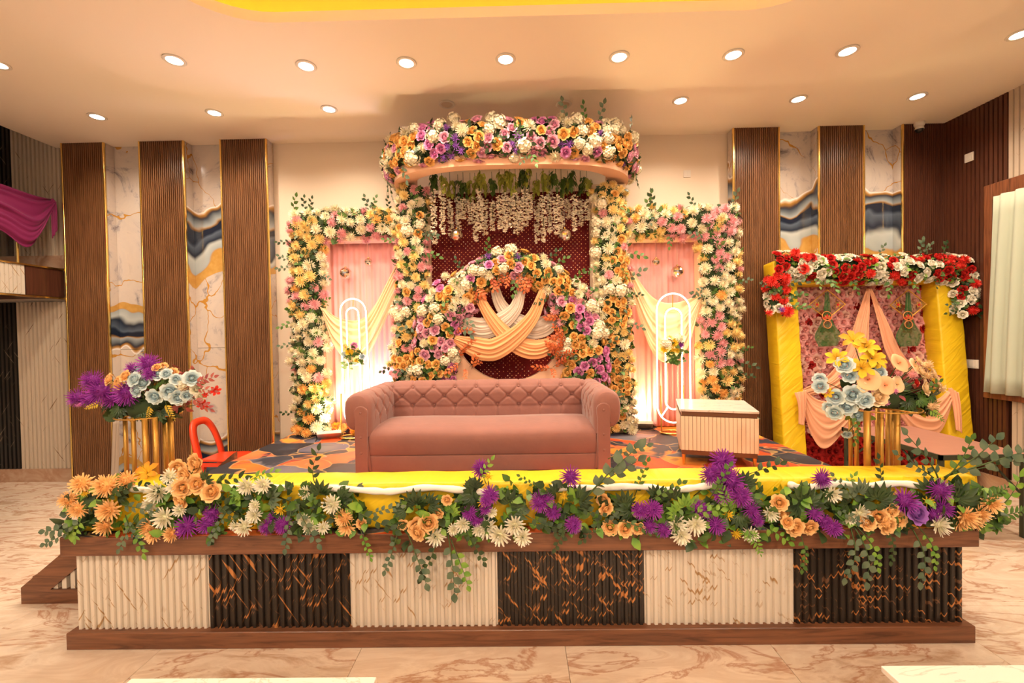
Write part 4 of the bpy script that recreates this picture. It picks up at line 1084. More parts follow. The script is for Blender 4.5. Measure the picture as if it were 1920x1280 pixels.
for k in range(26):   # rust coloured sprays along the inner rim
    a = random.choice((random.uniform(-0.9, 0.9), random.uniform(PI - 0.9, PI + 0.9), random.uniform(1.1, 2.0)))
    p = V3((rc.x + RI * 1.02 * math.cos(a), YR - 0.06, rc.z + RI * 1.02 * math.sin(a)))
    sprig(T, 'autumn', 'leaf_autumn', p, (-math.cos(a) + random.uniform(-.7, .7), -0.2, -math.sin(a) + random.uniform(-.9, .5)), (0, -1, 0), random.uniform(0.16, 0.22))
for k in range(16):
    a = random.uniform(-0.8, -0.35) if k < 11 else random.uniform(PI + .3, PI + .9)
    p = V3((rc.x + RI * 1.08 * math.cos(a), YR - 0.05, rc.z + RI * 1.08 * math.sin(a)))
    sprig(T, 'autumn', 'leaf_autumn', p, (random.uniform(-1, 1), -0.3, random.uniform(-.3, 1)), (0, -1, 0), random.uniform(0.15, 0.2))
# crossed drapes inside the ring
def ribbon(name, pts, wid, Y, m, label, folds=4, seed=0.0):
    C_ = catmull([V3((p[0], p[1], 0)) for p in pts], 30); Wd = catmull([V3((w, 0, 0)) for w in wid], 30); A = []; Bq = []
    for i, c in enumerate(C_):
        t_ = (C_[min(i + 1, 30)] - C_[max(i - 1, 0)]).normalized(); nn = V3((t_.y, -t_.x, 0)) * Wd[i].x / 2
        A.append(at(c.x + nn.x, c.y + nn.y, Y)); Bq.append(at(c.x - nn.x, c.y - nn.y, Y))
    o = cloth(name, A[::3], Bq[::3], m, None, 50, 36, folds, 0.013, belly=0.02, seed=seed)
    return tag(o, label, 'drape', 'crossed drapes inside the flower ring')
ribbon('drape', [(924, 520), (936, 566), (964, 600), (1002, 616), (1030, 605), (1052, 588)], [14, 22, 32, 40, 34, 12], YR + 0.035, 'white_drape', 'off-white chiffon drape in the flower ring, tied upper left and right', 5, 1)
ribbon('drape', [(980, 527), (968, 575), (941, 602), (910, 615), (884, 610), (853, 588)], [14, 24, 34, 40, 34, 12], YR + 0.00, 'white_drape', 'off-white chiffon drape in the flower ring, tied upper right and left', 5, 2)
ribbon('drape', [(890, 541), (916, 588), (945, 625), (980, 650), (1015, 653), (1060, 630)], [14, 22, 30, 36, 34, 14], YR - 0.035, 'peach_drape', 'peach chiffon drape in the flower ring, tied upper left and right', 5, 3)
ribbon('drape', [(1019, 543), (1000, 592), (966, 630), (925, 655), (890, 650), (852, 635)], [14, 24, 34, 42, 38, 14], YR - 0.07, 'peach_drape', 'peach chiffon drape in the flower ring, tied upper right and left', 5, 4)

# hanging strings of blossom under the canopy
def strand_mesh(k):
    b = FB(); ln = 1.0
    for i in range(125):
        u = random.random(); rr = 0.025 * (1 - 0.5 * u) * math.sqrt(random.random()) * 1.3; a = random.uniform(0, 6.28)
        c = V3((rr * math.cos(a), rr * math.sin(a), -u * ln)); q = V3((math.cos(a), math.sin(a), -0.3)).to_track_quat('Z', 'Y').to_matrix()
        for j in range(2):
            f = FB(); f.petal(random.uniform(0, 6.28), 0.0, 0.0, 0.028, 0.012, 0.3, 0.5, 1, 1, 0, 0.9, 0.6)
            m2 = len(b.v); b.v += [tuple(c + q @ V3(v)) for v in f.v]; b.t += f.t; b.f += [tuple(x + m2 for x in g) for g in f.f]
    return b.data('blossom_string', 'f_blossom')
STR = [strand_mesh(k) for k in range(5)]
tuft_ = LB()
for i in range(26):
    a = random.uniform(0, 6.28); tuft_.leaf((0.02 * math.cos(a), 0.02 * math.sin(a), -0.02 - 0.2 * random.random()), (math.cos(a) * .6, math.sin(a) * .6, -random.uniform(.4, 1.2)), (0, 0, 1), random.uniform(0.05, 0.09), 0.28, 0.1, 0.2, 3)
TUFT = {}
for mm in ('leaf_lime', 'leaf_mid'):
    me = bpy.data.meshes.new('leaf_tuft'); me.from_pydata([tuple(v) for v in tuft_.b.v], [], tuft_.b.f); me.materials.append(MATS[mm]); me.update(); TUFT[mm] = me
spx = [812, 828, 843, 858, 868, 881, 890, 899, 908, 922, 936, 946, 956, 966, 975, 984, 992, 1006, 1018, 1030, 1042, 1052, 1064, 1076, 1088, 1100]
for k, px in enumerate(spx):
    Y = random.uniform(4.86, 5.16); ztop = zk0 + 0.06; p = at(px, 330, Y)
    zend = at(px, random.uniform(405, 458) if px < 1040 else random.uniform(410, 440), Y).z
    T = thing('hanging_blossom_string', 'string of pale artificial blossom hanging under the flower canopy', 'blossom string', (p.x, Y, ztop), group='blossom strings under the canopy')
    B().tube([(p.x, Y, ztop + 0.1), (p.x, Y, zend + 0.1)], 0.003, 5).out('stem', 'stem', T)
    zs_ = ztop - random.uniform(0.10, 0.26)
    Mx = Matrix.Translation((p.x, Y, zs_)) @ Matrix.Rotation(random.uniform(0, 6), 4, 'Z') @ Matrix.Diagonal((1, 1, zs_ - zend, 1))
    dup(STR[k % 5], 'blossom', T, Mx)
    for _ in range(1):
        dup(TUFT[random.choice(('leaf_lime', 'leaf_lime', 'leaf_mid'))], 'leaf_tuft', T, Matrix.Translation((p.x + random.uniform(-.03, .03), Y + random.uniform(-.03, .03), ztop + random.uniform(0.03, 0.12))) @ Matrix.Rotation(random.uniform(0, 6), 4, 'Z'))

# mirror balls
def disco(px, py, r, Y, label, ztop):
    c = at(px, py, Y); R_ = r / F_PX * Y
    T = thing('mirror_ball', label, 'mirror ball', tuple(c), group='mirror balls')
    b = B(); n1, n2 = 11, 22; vs = []; fs = []
    for i in range(n1):
        t0, t1 = PI * i / n1, PI * (i + 1) / n1
        for j in range(n2):
            p0, p1 = 2 * PI * j / n2, 2 * PI * (j + 1) / n2; g = 0.06
            q = []
            for (t_, p_) in ((t0, p0), (t1, p0), (t1, p1), (t0, p1)): q.append(c + V3((math.sin(t_) * math.cos(p_), math.sin(t_) * math.sin(p_), math.cos(t_))) * R_)
            if (q[0] - q[3]).length < 1e-6: b.add(q[:3], [(0, 1, 2)])
            elif (q[1] - q[2]).length < 1e-6: b.add([q[0], q[1], q[3]], [(0, 1, 2)])
            else: b.add(q, [(0, 1, 2, 3)])
    b.out('mirror_shell', 'disco_mirror', T)
    B().tube([(c.x, c.y, c.z + R_ * 0.98), (c.x, c.y, ztop)], 0.0018, 5).out('thread', 'thread', T)
    B().lathe([(0.012, R_ * 0.97), (0.012, R_ * 1.12)], c, 10).out('cap', 'gold', T)
zL = at(650, 455, YF).z; 
disco(648, 512, 11, YF + 0.06, 'larger mirror ball on a thread in the left flower frame', zL + 0.1)
disco(691, 491, 7.5, YF + 0.06, 'smaller mirror ball on a thread in the left flower frame', zL + 0.1)
disco(1230, 491, 7.5, YF + 0.06, 'smaller mirror ball on a thread in the right flower frame', zL + 0.1)
disco(1270, 509, 11.5, YF + 0.06, 'larger mirror ball on a thread in the right flower frame', zL + 0.1)
disco(856, 441, 12, 5.05, 'mirror ball under the blossom strings, left of the ring top', zk0 + 0.05)
disco(1059, 441, 12.5, 5.05, 'mirror ball under the blossom strings, right of the ring top', zk0 + 0.05)
disco(957, 421, 9, 5.2, 'mirror ball half hidden among the blossom strings in the middle', zk0 + 0.05)

# neon loops
def stadium(x0, x1, y0, y1, Y, lean=0):
    r = (x1 - x0) / 2; P = []
    for k in range(15): a = PI - k / 14 * PI; P.append((x0 + r + r * math.cos(a), y0 + r - r * math.sin(a)))
    for k in range(1, 7): P.append((x1, y0 + r + (y1 - y0 - 2 * r) * k / 7))
    for k in range(15): a = -k / 14 * PI; P.append((x0 + r + r * math.cos(a), y1 - r - r * math.sin(a)))
    for k in range(1, 7): P.append((x0, y1 - r - (y1 - y0 - 2 * r) * k / 7))
    return [at(x + lean * (y - y0) / (y1 - y0), y, Y) for x, y in P]
for side, O, I in ((-1, (637, 685, 560, 798), (649, 672, 577, 783)), (1, (1231, 1293, 550, 792), (1247, 1278, 578, 767))):
    Y = 4.98; c = at((O[0] + O[1]) / 2, 810, Y)
    T = thing('neon_loop_stand', 'tall glowing neon paperclip loop on a brass ring base, %s of the sofa' % ('left' if side < 0 else 'right'), 'neon light', (c.x, Y, SZ), group='neon loops')
    ln_ = 10 if side < 0 else 2
    for q, nm in ((O, 'outer_loop'), (I, 'inner_loop')):
        P = stadium(*q, Y, ln_ if q is O else ln_ * .7)
        B().tube(P, 0.008, 8, True).out(nm, 'neon', T, True)
        B().tube([p + V3((0, 0.02, 0)) for p in P], 0.008, 6, True).out('backing_rail', 'gold_paint', T, True)
    a = at(I[0] + ln_ * .6 + 4, I[3] - 4, Y); b2 = at(O[0] + ln_ + 8, O[3] - 12, Y)
    B().tube([a, b2], 0.007, 6).out('link', 'neon', T)
    B().tube([at((O[0] + O[1]) / 2, O[2] + 2, Y) + V3((0, .02, 0)), at((I[0] + I[1]) / 2, I[2], Y) + V3((0, .02, 0))], 0.005, 6).out('link', 'gold_paint', T)
    rb_ = [(c.x + 0.14 * math.cos(t), Y + 0.10 * math.sin(t), SZ + 0.014) for t in [2 * PI * k / 28 for k in range(28)]]
    B().tube(rb_, 0.012, 8, True).out('base_ring', 'gold', T, True)
    for dx in (-0.13, 0.13):
        B().tube([(c.x + dx, Y, SZ + 0.014), (c.x + dx, Y + 0.02, at(650, O[3] - 60, Y).z), ], 0.008, 8).out('upright', 'gold_paint', T)
    # posy tied to the loop
    T2 = thing('neon_posy', 'small yellow and blue posy tied to the left neon loop' if side < 0 else 'small yellow and purple posy tied to the right neon loop', 'posy', tuple(at(657 if side < 0 else 1262, 660, Y - 0.05)))
    fl_ = [(655, 660, 'mum', 'f_lily', 8), (664, 648, 'rose', 'f_magenta', 6), (645, 664, 'rose', 'f_blue', 5), (679, 668, 'rose', 'f_blue', 5), (672, 658, 'mum', 'f_yellow', 6), (657, 674, 'mum', 'f_cream', 7), (648, 650, 'mum', 'f_yellow', 6), (667, 676, 'filler', 'f_lily', 6)] if side < 0 else \
          [(1264, 643, 'mum', 'f_lily', 8), (1250, 643, 'puff', 'f_white', 9), (1276, 634, 'mum', 'f_white', 9), (1275, 647, 'aster', 'f_purple', 7), (1246, 654, 'mum', 'f_lily', 7), (1262, 656, 'filler', 'f_lily', 7), (1256, 634, 'mum', 'f_yellow', 6), (1270, 657, 'mum', 'f_lily', 5)]
    cc = at(657 if side < 0 else 1262, 655, Y)
    for (x, y, s_, m_, r) in fl_:
        p = at(x, y, Y - 0.05); flower(T2, s_, m_, p, r * 1.15 / F_PX * Y, (p - cc) * 3 + V3((0, -0.6, 0)))
    foliage(T2, [(at(random.uniform(642, 676) + (0 if side < 0 else 606), random.uniform(650, 688) - (0 if side < 0 else 10), Y - 0.03), (0, -1, -.4)) for _ in range(12)], 'leaf_mid', 0.06)

# flood lights on the stage floor that wash the backdrop
def flood(px, py, label, col, power, aim, rotz, size=(0.26, 0.12)):
    p = atz(px, py, SZ)
    T = thing('flood_light', label, 'flood light', tuple(p), group='flood lights on the stage floor', rotz=rotz)
    M_ = Matrix.Translation(p + V3((0, 0, 0.05))) @ Matrix.Rotation(rotz, 4, 'Z') @ Matrix.Rotation(math.radians(-35), 4, 'X')
    B().bbox((-size[0] / 2, -size[1] / 2, -0.02), (size[0] / 2, size[1] / 2, 0.02), 0.006, 2, M_).out('housing', 'white_plastic', T)
    B().box((-size[0] / 2 + .015, -size[1] / 2 + .015, 0.0205), (size[0] / 2 - .015, size[1] / 2 - .015, 0.0215), M_).out('lens', 'flood_face', T)
    for s in (-1, 1): B().tube([M_ @ V3((s * (size[0] / 2 + .006), 0, 0)), p + Matrix.Rotation(rotz, 3, 'Z') @ V3((s * (size[0] / 2 + .006), 0.02, 0.004)), p + Matrix.Rotation(rotz, 3, 'Z') @ V3((s * (size[0] / 2 + .006), -0.1, 0.004))], 0.005, 6).out('bracket', 'black_plastic', T)
    l = bpy.data.lights.new('flood', 'SPOT'); l.energy = power; l.color = col; l.spot_size = math.radians(120); l.spot_blend = 0.8; l.shadow_soft_size = 0.07
    o = bpy.data.objects.new('lamp', l); q = p + V3((0, 0, 0.12)); o.location = q
    o.rotation_euler = (V3(aim) - q).to_track_quat('-Z', 'Y').to_euler(); link(o, T)
flood(618, 822, 'white flood light lying at the foot of the left flower frame', (1.0, 0.80, 0.42), FLOOD_W, (-2.0, 5.3, 2.7), 0.3)
flood(1203, 803, 'white flood light lying at the foot of the right flower frame', (1.0, 0.74, 0.34), FLOOD_W, (1.8, 5.3, 2.7), -0.2)
flood(735, 815, 'flood light with a lavender lens behind the left arm of the sofa', (0.95, 0.72, 1.0), FLOOD_W * 0.9, (-1.2, 5.3, 2.9), 0.0)
flood(1085, 815, 'flood light behind the right arm of the sofa', (1.0, 0.62, 0.30), FLOOD_W * 0.5, (0.7, 5.3, 2.7), 0.0)

# fallen cloth flowers at the foot of the left frame
T = thing('marigold_heap', 'heap of orange and yellow cloth flowers on the floor behind the sofa arm', 'flower heap', tuple(atz(645, 812, SZ)))
for k in range(12):
    p = atz(random.uniform(618, 672), random.uniform(804, 818), SZ) + V3((0, -0.02, random.uniform(0.03, 0.12)))
    flower(T, random.choice(('mum', 'lily')), random.choice(('f_orange', 'f_yellow', 'f_orangelily')), p, random.uniform(0.05, 0.075), (random.uniform(-.5, .5), -0.6, 0.7))
foliage(T, [(atz(random.uniform(618, 675), 812, SZ) + V3((0, -0.02, random.uniform(0.01, .08))), (0, -.5, 1)) for _ in range(14)], 'leaf_autumn', 0.09)

# ================================================================== LOW CABINET, CHAIR, TABLES
A = atz(1275, 767, 1.165); Bc = atz(1424, 772, 1.165); D = atz(1281, 745, 1.165)
ang = math.atan2(Bc.y - A.y, Bc.x - A.x); w_ = (Bc - A).length; d_ = 0.62
T = thing('side_table', 'small cream slatted cabinet table with a white marble top, right of the sofa', 'side table', (A.x + w_ / 2, A.y + d_ / 2, SZ), rotz=0)
M_ = Matrix.Translation((A.x, A.y, SZ)) @ Matrix.Rotation(ang, 4, 'Z')
B().bbox((0, 0, 0.468), (w_, d_, 0.49), 0.004, 2, M_).out('marble_top', 'white_marble', T)
B().bbox((0.012, 0.015, 0.428), (w_ - 0.012, d_ - 0.015, 0.467), 0.003, 1, M_).out('recess', 'side_table_brown', T)
B().bbox((0.006, 0.018, 0.135), (w_ - 0.006, d_ - 0.01, 0.427), 0.003, 1, M_).out('body', 'side_table_brown', T)
ns = 19; sw = (w_ - 0.012) / ns
for i in range(ns):
    B().bbox((0.006 + i * sw + .0012, 0.004, 0.135), (0.006 + (i + 1) * sw - .0012, 0.0175, 0.427), 0.0015, 1, M_).out('slat', 'side_table_slat', T)
nd_ = 20; sd_ = (d_ - 0.03) / nd_
for x in (0.0, w_ - 0.0055):
    for i in range(nd_): B().box((x, 0.02 + i * sd_ + .001, 0.135), (x + 0.0055, 0.02 + (i + 1) * sd_ - .001, 0.427), M_).out('slat', 'side_table_slat', T)
B().bbox((0.012, 0.012, 0.095), (w_ - 0.012, d_ - 0.012, 0.134), 0.003, 1, M_).out('plinth', 'side_table_brown', T)
for x in (0.03, w_ - 0.03):
    for y in (0.04, d_ - 0.04): B().lathe([(0.010, 0.0005), (0.017, 0.095)], M_ @ V3((x, y, 0)), 12).out('leg', 'metal_gold_leg', T)
# a second marble-topped table, only its corner in the picture
A = atz(1651, 1247, 0.47)
T = thing('marble_table', 'white marble table top cut off by the lower right corner of the picture', 'table', (A.x + 0.5, A.y - 0.35, 0))
B().bbox((A.x, A.y - 0.7, 0.445), (A.x + 1.1, A.y, 0.47), 0.004, 2).out('marble_top', 'white_marble', T)
B().bbox((A.x + .04, A.y - 0.66, 0.08), (A.x + 1.06, A.y - 0.04, 0.444), 0.004, 1).out('body', 'side_table_brown', T)
for x in (0.08, 1.02):
    for y in (-.62, -.08): B().lathe([(0.012, 0.0005), (0.02, 0.08)], (A.x + x, A.y + y, 0), 12).out('leg', 'metal_gold_leg', T)
A = atz(246, 1271, 0.47)
T = thing('marble_table', 'pale marble table edge just showing along the lower left border of the picture', 'table', (A.x + 0.6, A.y - 0.35, 0))
B().bbox((A.x, A.y - 0.7, 0.445), (A.x + 1.0, A.y, 0.47), 0.004, 2).out('marble_top', 'white_marble', T)
B().bbox((A.x + .04, A.y - 0.66, 0.08), (A.x + .96, A.y - 0.04, 0.444), 0.004, 1).out('body', 'side_table_brown', T)
for x in (0.08, .92):
    for y in (-.62, -.08): B().lathe([(0.012, 0.0005), (0.02, 0.08)], (A.x + x, A.y + y, 0), 12).out('leg', 'metal_gold_leg', T)

# red plastic chair, side on, facing right
def red_chair():
    base = atz(425, 858, 0.43); x0, y0 = -3.48, 5.12
    T = thing('plastic_chair', 'red moulded plastic chair beside the stage, in front of the third pillar', 'chair', (x0, y0, 0))
    # seat: dished, rounded
    P = []; n = 14
    for i in range(n + 1):
        u = i / n; row = []
        for j in range(13):
            v = j / 12 * 2 - 1; hw = 0.205 * (1 - 0.12 * (1 - u)) * (1 if u < .82 else math.sqrt(max(0.02, 1 - ((u - .82) / .19) ** 2)))
            row.append(V3((x0 - 0.19 + u * 0.43, y0 + v * hw, 0.435 - 0.018 * math.cos(v * PI / 2) * math.sin(PI * u) - (0.012 * max(0, u - .8) / .2))))
        P.append(row)
    o = B().grid(P).out('seat', 'red_plastic', T, True); md = o.modifiers.new('thickness', 'SOLIDIFY'); md.thickness = 0.022; md.offset = -1
    # back: an arched loop of flat strip with an open middle
    loop = []
    for k in range(33):
        a = PI * k / 32; s = abs(math.sin(a)) ** 0.55; yy = 0.195 * math.copysign(abs(math.cos(a)) ** 0.6, math.cos(a))
        z = 0.40 + 0.47 * s; loop.append(V3((x0 - 0.175 - 0.13 * s ** 1.3, y0 + yy * (1 - .08 * s), z)))
    b = B(); vs = []
    rings = []
    for i, p in enumerate(loop):
        t_ = (loop[min(i + 1, 32)] - loop[max(i - 1, 0)]).normalized(); c = V3((loop[16].x, y0, 0.62)); nn = V3((1, 0, 0.25)).normalized(); w = t_.cross(nn).normalized(); nn = w.cross(t_).normalized()
        rings.append([p + w * .042 + nn * .010, p - w * .042 + nn * .014, p - w * .042 - nn * .012, p + w * .042 - nn * .012])
    for i in range(32):
        for j in range(4): b.add([rings[i][j], rings[i][(j + 1) % 4], rings[i + 1][(j + 1) % 4], rings[i + 1][j]], [(0, 1, 2, 3)])
    o = b.out('backrest', 'red_plastic', T); md = o.modifiers.new('weld', 'WELD'); md.merge_threshold = 0.001
    smooth_angle(o, 60)
    for sx, sy in ((-1, -1), (-1, 1), (1, -1), (1, 1)):
        tx, ty = (x0 - 0.165 if sx < 0 else x0 + 0.14), y0 + sy * 0.15
        bx_, by_ = tx + sx * 0.05, ty + sy * 0.025
        b = B(); 
        top = [(tx - .03, ty - .025, 0.405), (tx + .03, ty - .025, 0.405), (tx + .03, ty + .025, 0.405), (tx - .03, ty + .025, 0.405)]
        bot = [(bx_ - .02, by_ - .018, 0.0005), (bx_ + .02, by_ - .018, 0.0005), (bx_ + .02, by_ + .018, 0.0005), (bx_ - .02, by_ + .018, 0.0005)]
        b.add(top + bot, [(0, 1, 2, 3), (7, 6, 5, 4), (0, 4, 5, 1), (1, 5, 6, 2), (2, 6, 7, 3), (3, 7, 4, 0)]); b.out('leg', 'red_plastic', T)
    B().box((x0 - 0.16, y0 - 0.185, 0.375), (x0 + 0.16, y0 - 0.165, 0.42)).out('apron', 'red_plastic', T)
    B().box((x0 - 0.16, y0 + 0.165, 0.375), (x0 + 0.16, y0 + 0.185, 0.42)).out('apron', 'red_plastic', T)
red_chair()

# steel framed trestle table at the right
A = atz(1577, 800, 0.735); D = atz(1780, 856, 0.735); C_ = atz(1914, 847, 0.735)
tx0, tx1, ty0, ty1 = (A.x + D.x) / 2, C_.x, (D.y + C_.y) / 2, min(A.y, 4.93)
T = thing('trestle_table', 'long table with a pinkish top and dark green steel frame, right of the stage', 'table', ((tx0 + tx1) / 2, (ty0 + ty1) / 2, 0))
B().bbox((tx0, ty0, 0.715), (tx1, ty1, 0.737), 0.003, 1).out('tabletop', 'table_laminate', T)
for a, c in (((tx0, ty0), (tx1, ty0)), ((tx0, ty1), (tx1, ty1)), ((tx0, ty0), (tx0, ty1)), ((tx1, ty0), (tx1, ty1))):
    lo = (min(a[0], c[0]) - .012, min(a[1], c[1]) - .012, 0.69); hi = (max(a[0], c[0]) + .012, max(a[1], c[1]) + .012, 0.733)
    if lo[0] == hi[0]: continue
    B().box(lo, hi).out('frame_bar', 'green_steel', T)
for x in (tx0 + .02, tx1 - .02):
    for y in (ty0 + .02, ty1 - .02):
        B().bbox((x - .018, y - .018, 0.0005), (x + .018, y + .018, 0.70), 0.003, 1).out('leg', 'green_steel', T)
for x in (tx0 + .02, tx1 - .02): 
    B().tube([(x, ty0 + .02, 0.36), (x, ty0 + .42, 0.70)], 0.010, 6).out('brace', 'green_steel', T)
    B().tube([(x, ty1 - .02, 0.36), (x, ty1 - .42, 0.70)], 0.010, 6).out('brace', 'green_steel', T)

# ================================================================== YELLOW BOOTH
LEAN = math.radians(5.0)
BO = V3((4.1, 5.03, 0.0))
BM = Matrix.Translation(BO) @ Matrix.Rotation(-LEAN, 4, 'X')
BI = BM.inverted()
def bl(px, py, d):     # local point of the leaning frame where its plane y = d shows at a pixel
    o = BI @ CAM; r_ = BI.to_3x3() @ ray(px, py); return o + r_ * ((d - o.y) / r_.y)
def bw(px, py, d): return BM @ bl(px, py, d)
booth = thing('yellow_booth', 'leaning photo booth frame wrapped in yellow satin, right of the stage', 'photo booth', tuple(BO), rot=(-LEAN, 0, 0))
xl0, xl1 = bl(1456, 600, 0).x, bl(1499, 600, 0).x; xr0, xr1 = bl(1766, 650, 0).x, bl(1812, 650, 0).x
xr1 = min(xr1, XR - 4.1 - 0.06)
zt0, zt1 = bl(1600, 531, 0).z, bl(1600, 486, 0).z
BD = 0.22
def wrap(lo, hi, nm, seed, amp=0.007):
    o = cloth_box(lo, hi, 60, amp, seed, nm, 'yellow_satin', None, 0.018)
    # cloth_box recentres: put it back under the leaning frame
    o.parent = booth; return o
wrap((xl0, 0, 0.03), (xl1, BD, zt1), 'post', 1); wrap((xr0, 0, 0.03), (xr1, BD, zt1), 'post', 2); wrap((xl1 + .002, 0.0, zt0), (xr0 - .002, BD, zt1), 'lintel', 3)
# pink flower wall and red foot panel behind
def wallpanel(name, label, z0, z1, core, kinds, sp, d):
    T = thing(name, label, 'flower wall', tuple(BM @ V3(((xl1 + xr0) / 2, BD, z0))))
    b = B().box((xl1 - 0.02, BD + 0.002, z0), (xr0 + 0.02, BD + 0.02, z1), BM); b.out('panel', core, T)
    nx = int((xr0 - xl1) / sp); nz = int((z1 - z0) / (sp * .87)); k = 0
    for j in range(nz + 1):
        for i in range(nx + 1):
            x = xl1 + (i + (0.5 if j % 2 else 0)) * (xr0 - xl1) / nx; z = z0 + j * (z1 - z0) / nz
            if x > xr0 + .02: continue
            kd = pick(kinds); p = BM @ V3((x + random.uniform(-.01, .01), BD - 0.005 + random.uniform(-.008, .008), z + random.uniform(-.01, .01)))
            flower(T, kd[1], kd[2], p, kd[3] * random.uniform(.9, 1.1), BM.to_3x3() @ V3((random.uniform(-.25, .25), -1, random.uniform(-.25, .25))))
zs_ = bl(1560, 806, BD).z
wallpanel('pink_rose_wall', 'wall of pink roses dotted with red ones inside the yellow booth', zs_, zt0 + 0.08, 'pink_wall_core', [(1.0, 'rose_low', 'f_wallpink', 0.066), (0.22, 'rose_low', 'f_wallpale', 0.068), (0.13, 'rose_low', 'f_wallred', 0.066)], 0.098, BD)
wallpanel('red_rose_wall', 'low wall of deep red roses at the foot of the yellow booth', 0.02, zs_ - 0.06, 'red_wall_core', [(1.0, 'rose_low', 'f_wallred', 0.062), (0.25, 'rose_low', 'f_red', 0.062)], 0.092, BD)
# garland over the booth
RW = [(1.35, 'rose2', 'f_ivory', 0.062), (1.1, 'rose', 'f_red', 0.058), (0.15, 'mum', 'f_brightred', 0.06)]
GB = thing('booth_garland', 'garland of red and white roses over the top of the yellow booth', 'garland', tuple(bw(1625, 500, -0.02)))
outb = lambda p: BM.to_3x3() @ V3((0, -1, 0.1))
garland(GB, catmull([bw(*p, -0.02) for p in ((1448, 498), (1520, 502), (1625, 506), (1730, 504), (1806, 507))], 24), outb, 0.11, 0.165, RW, th=(-1.5, 1.5), leaves=(('leaf_bright', 0.35), ('leaf_mid', 0.65)), sprigs=12, cluster=0.06, leafsize=0.05)
garland(GB, catmull([bw(*p, -0.03) for p in ((1456, 520), (1455, 560), (1458, 582))], 10), outb, 0.08, 0.12, [(1, 'rose2', 'f_ivory', 0.054), (1, 'mum', 'f_brightred', 0.066)], sprigs=8, leaves=(('leaf_dark', 0.5), ('leaf_mid', 0.5)))
garland(GB, catmull([bw(*p, -0.03) for p in ((1806, 520), (1808, 560), (1815, 592))], 10), outb, 0.09, 0.15, [(1, 'rose2', 'f_ivory', 0.056), (.6, 'mum', 'f_brightred', 0.06), (.5, 'rose', 'f_red', 0.054)], sprigs=6, leaves=(('leaf_dark', 0.6), ('leaf_mid', 0.4)))
for (x, y, s_, m_, r) in ((1491, 474, 'mum', 'f_brightred', 10), (1512, 482, 'mum', 'f_brightred', 9), (1506, 504, 'rose', 'f_brightred', 10), (1447, 527, 'mum', 'f_brightred', 11), (1473, 521, 'mum', 'f_brightred', 11), (1476, 584, 'mum', 'f_brightred', 13), (1441, 586, 'filler', 'f_brightred', 9), (1466, 580, 'filler', 'f_violet', 7)):
    flower(GB, s_, m_, bw(x, y, -0.15), r / F_PX * 5.1, (random.uniform(-.3, .3), -1, 0.1))
# peach drapes in the booth
def bcloth(label, A, Bq, d, m='booth_drape', folds=4, amp=0.018, seed=0, d2=None, nu=40):
    o = cloth('booth_drape', [bw(*p, d) for p in A], [bw(*p, d if d2 is None else d2) for p in Bq], m, None, nu, 36, folds, amp, belly=0.02, seed=seed)
    return tag(o, label, 'drape', 'peach drapes in the booth')
bcloth('peach chiffon drape running from the booth top down to its left post', [(1625, 541), (1602, 605), (1582, 660), (1548, 705), (1506, 728)], [(1631, 541), (1628, 605), (1622, 660), (1580, 722), (1508, 745)], 0.10, folds=4, seed=1)
bcloth('peach chiffon drape running from the booth top down to its right post', [(1629, 541), (1645, 605), (1662, 665), (1700, 715), (1784, 730)], [(1634, 541), (1660, 600), (1690, 665), (1730, 705), (1786, 745)], 0.10, folds=4, seed=2)
bcloth('peach chiffon swag sagging low from the left booth post', [(1506, 728), (1530, 748), (1565, 752), (1610, 742)], [(1502, 750), (1520, 815), (1550, 838), (1608, 770)], -0.05, folds=5, seed=3, d2=-0.03)
bcloth('peach chiffon swag sagging low from the right booth post', [(1690, 742), (1720, 752), (1755, 748), (1784, 726)], [(1685, 775), (1716, 812), (1758, 815), (1786, 750)], -0.05, folds=5, seed=4, d2=-0.03)
bcloth('knotted end of the peach drape on the left booth post', [(1490, 736), (1496, 760), (1498, 795)], [(1512, 730), (1510, 760), (1508, 797)], -0.07, folds=3, seed=5)
bcloth('knotted end of the peach drape on the right booth post', [(1780, 727), (1787, 765), (1793, 806)], [(1797, 738), (1800, 770), (1803, 812)], -0.07, folds=3, seed=6)
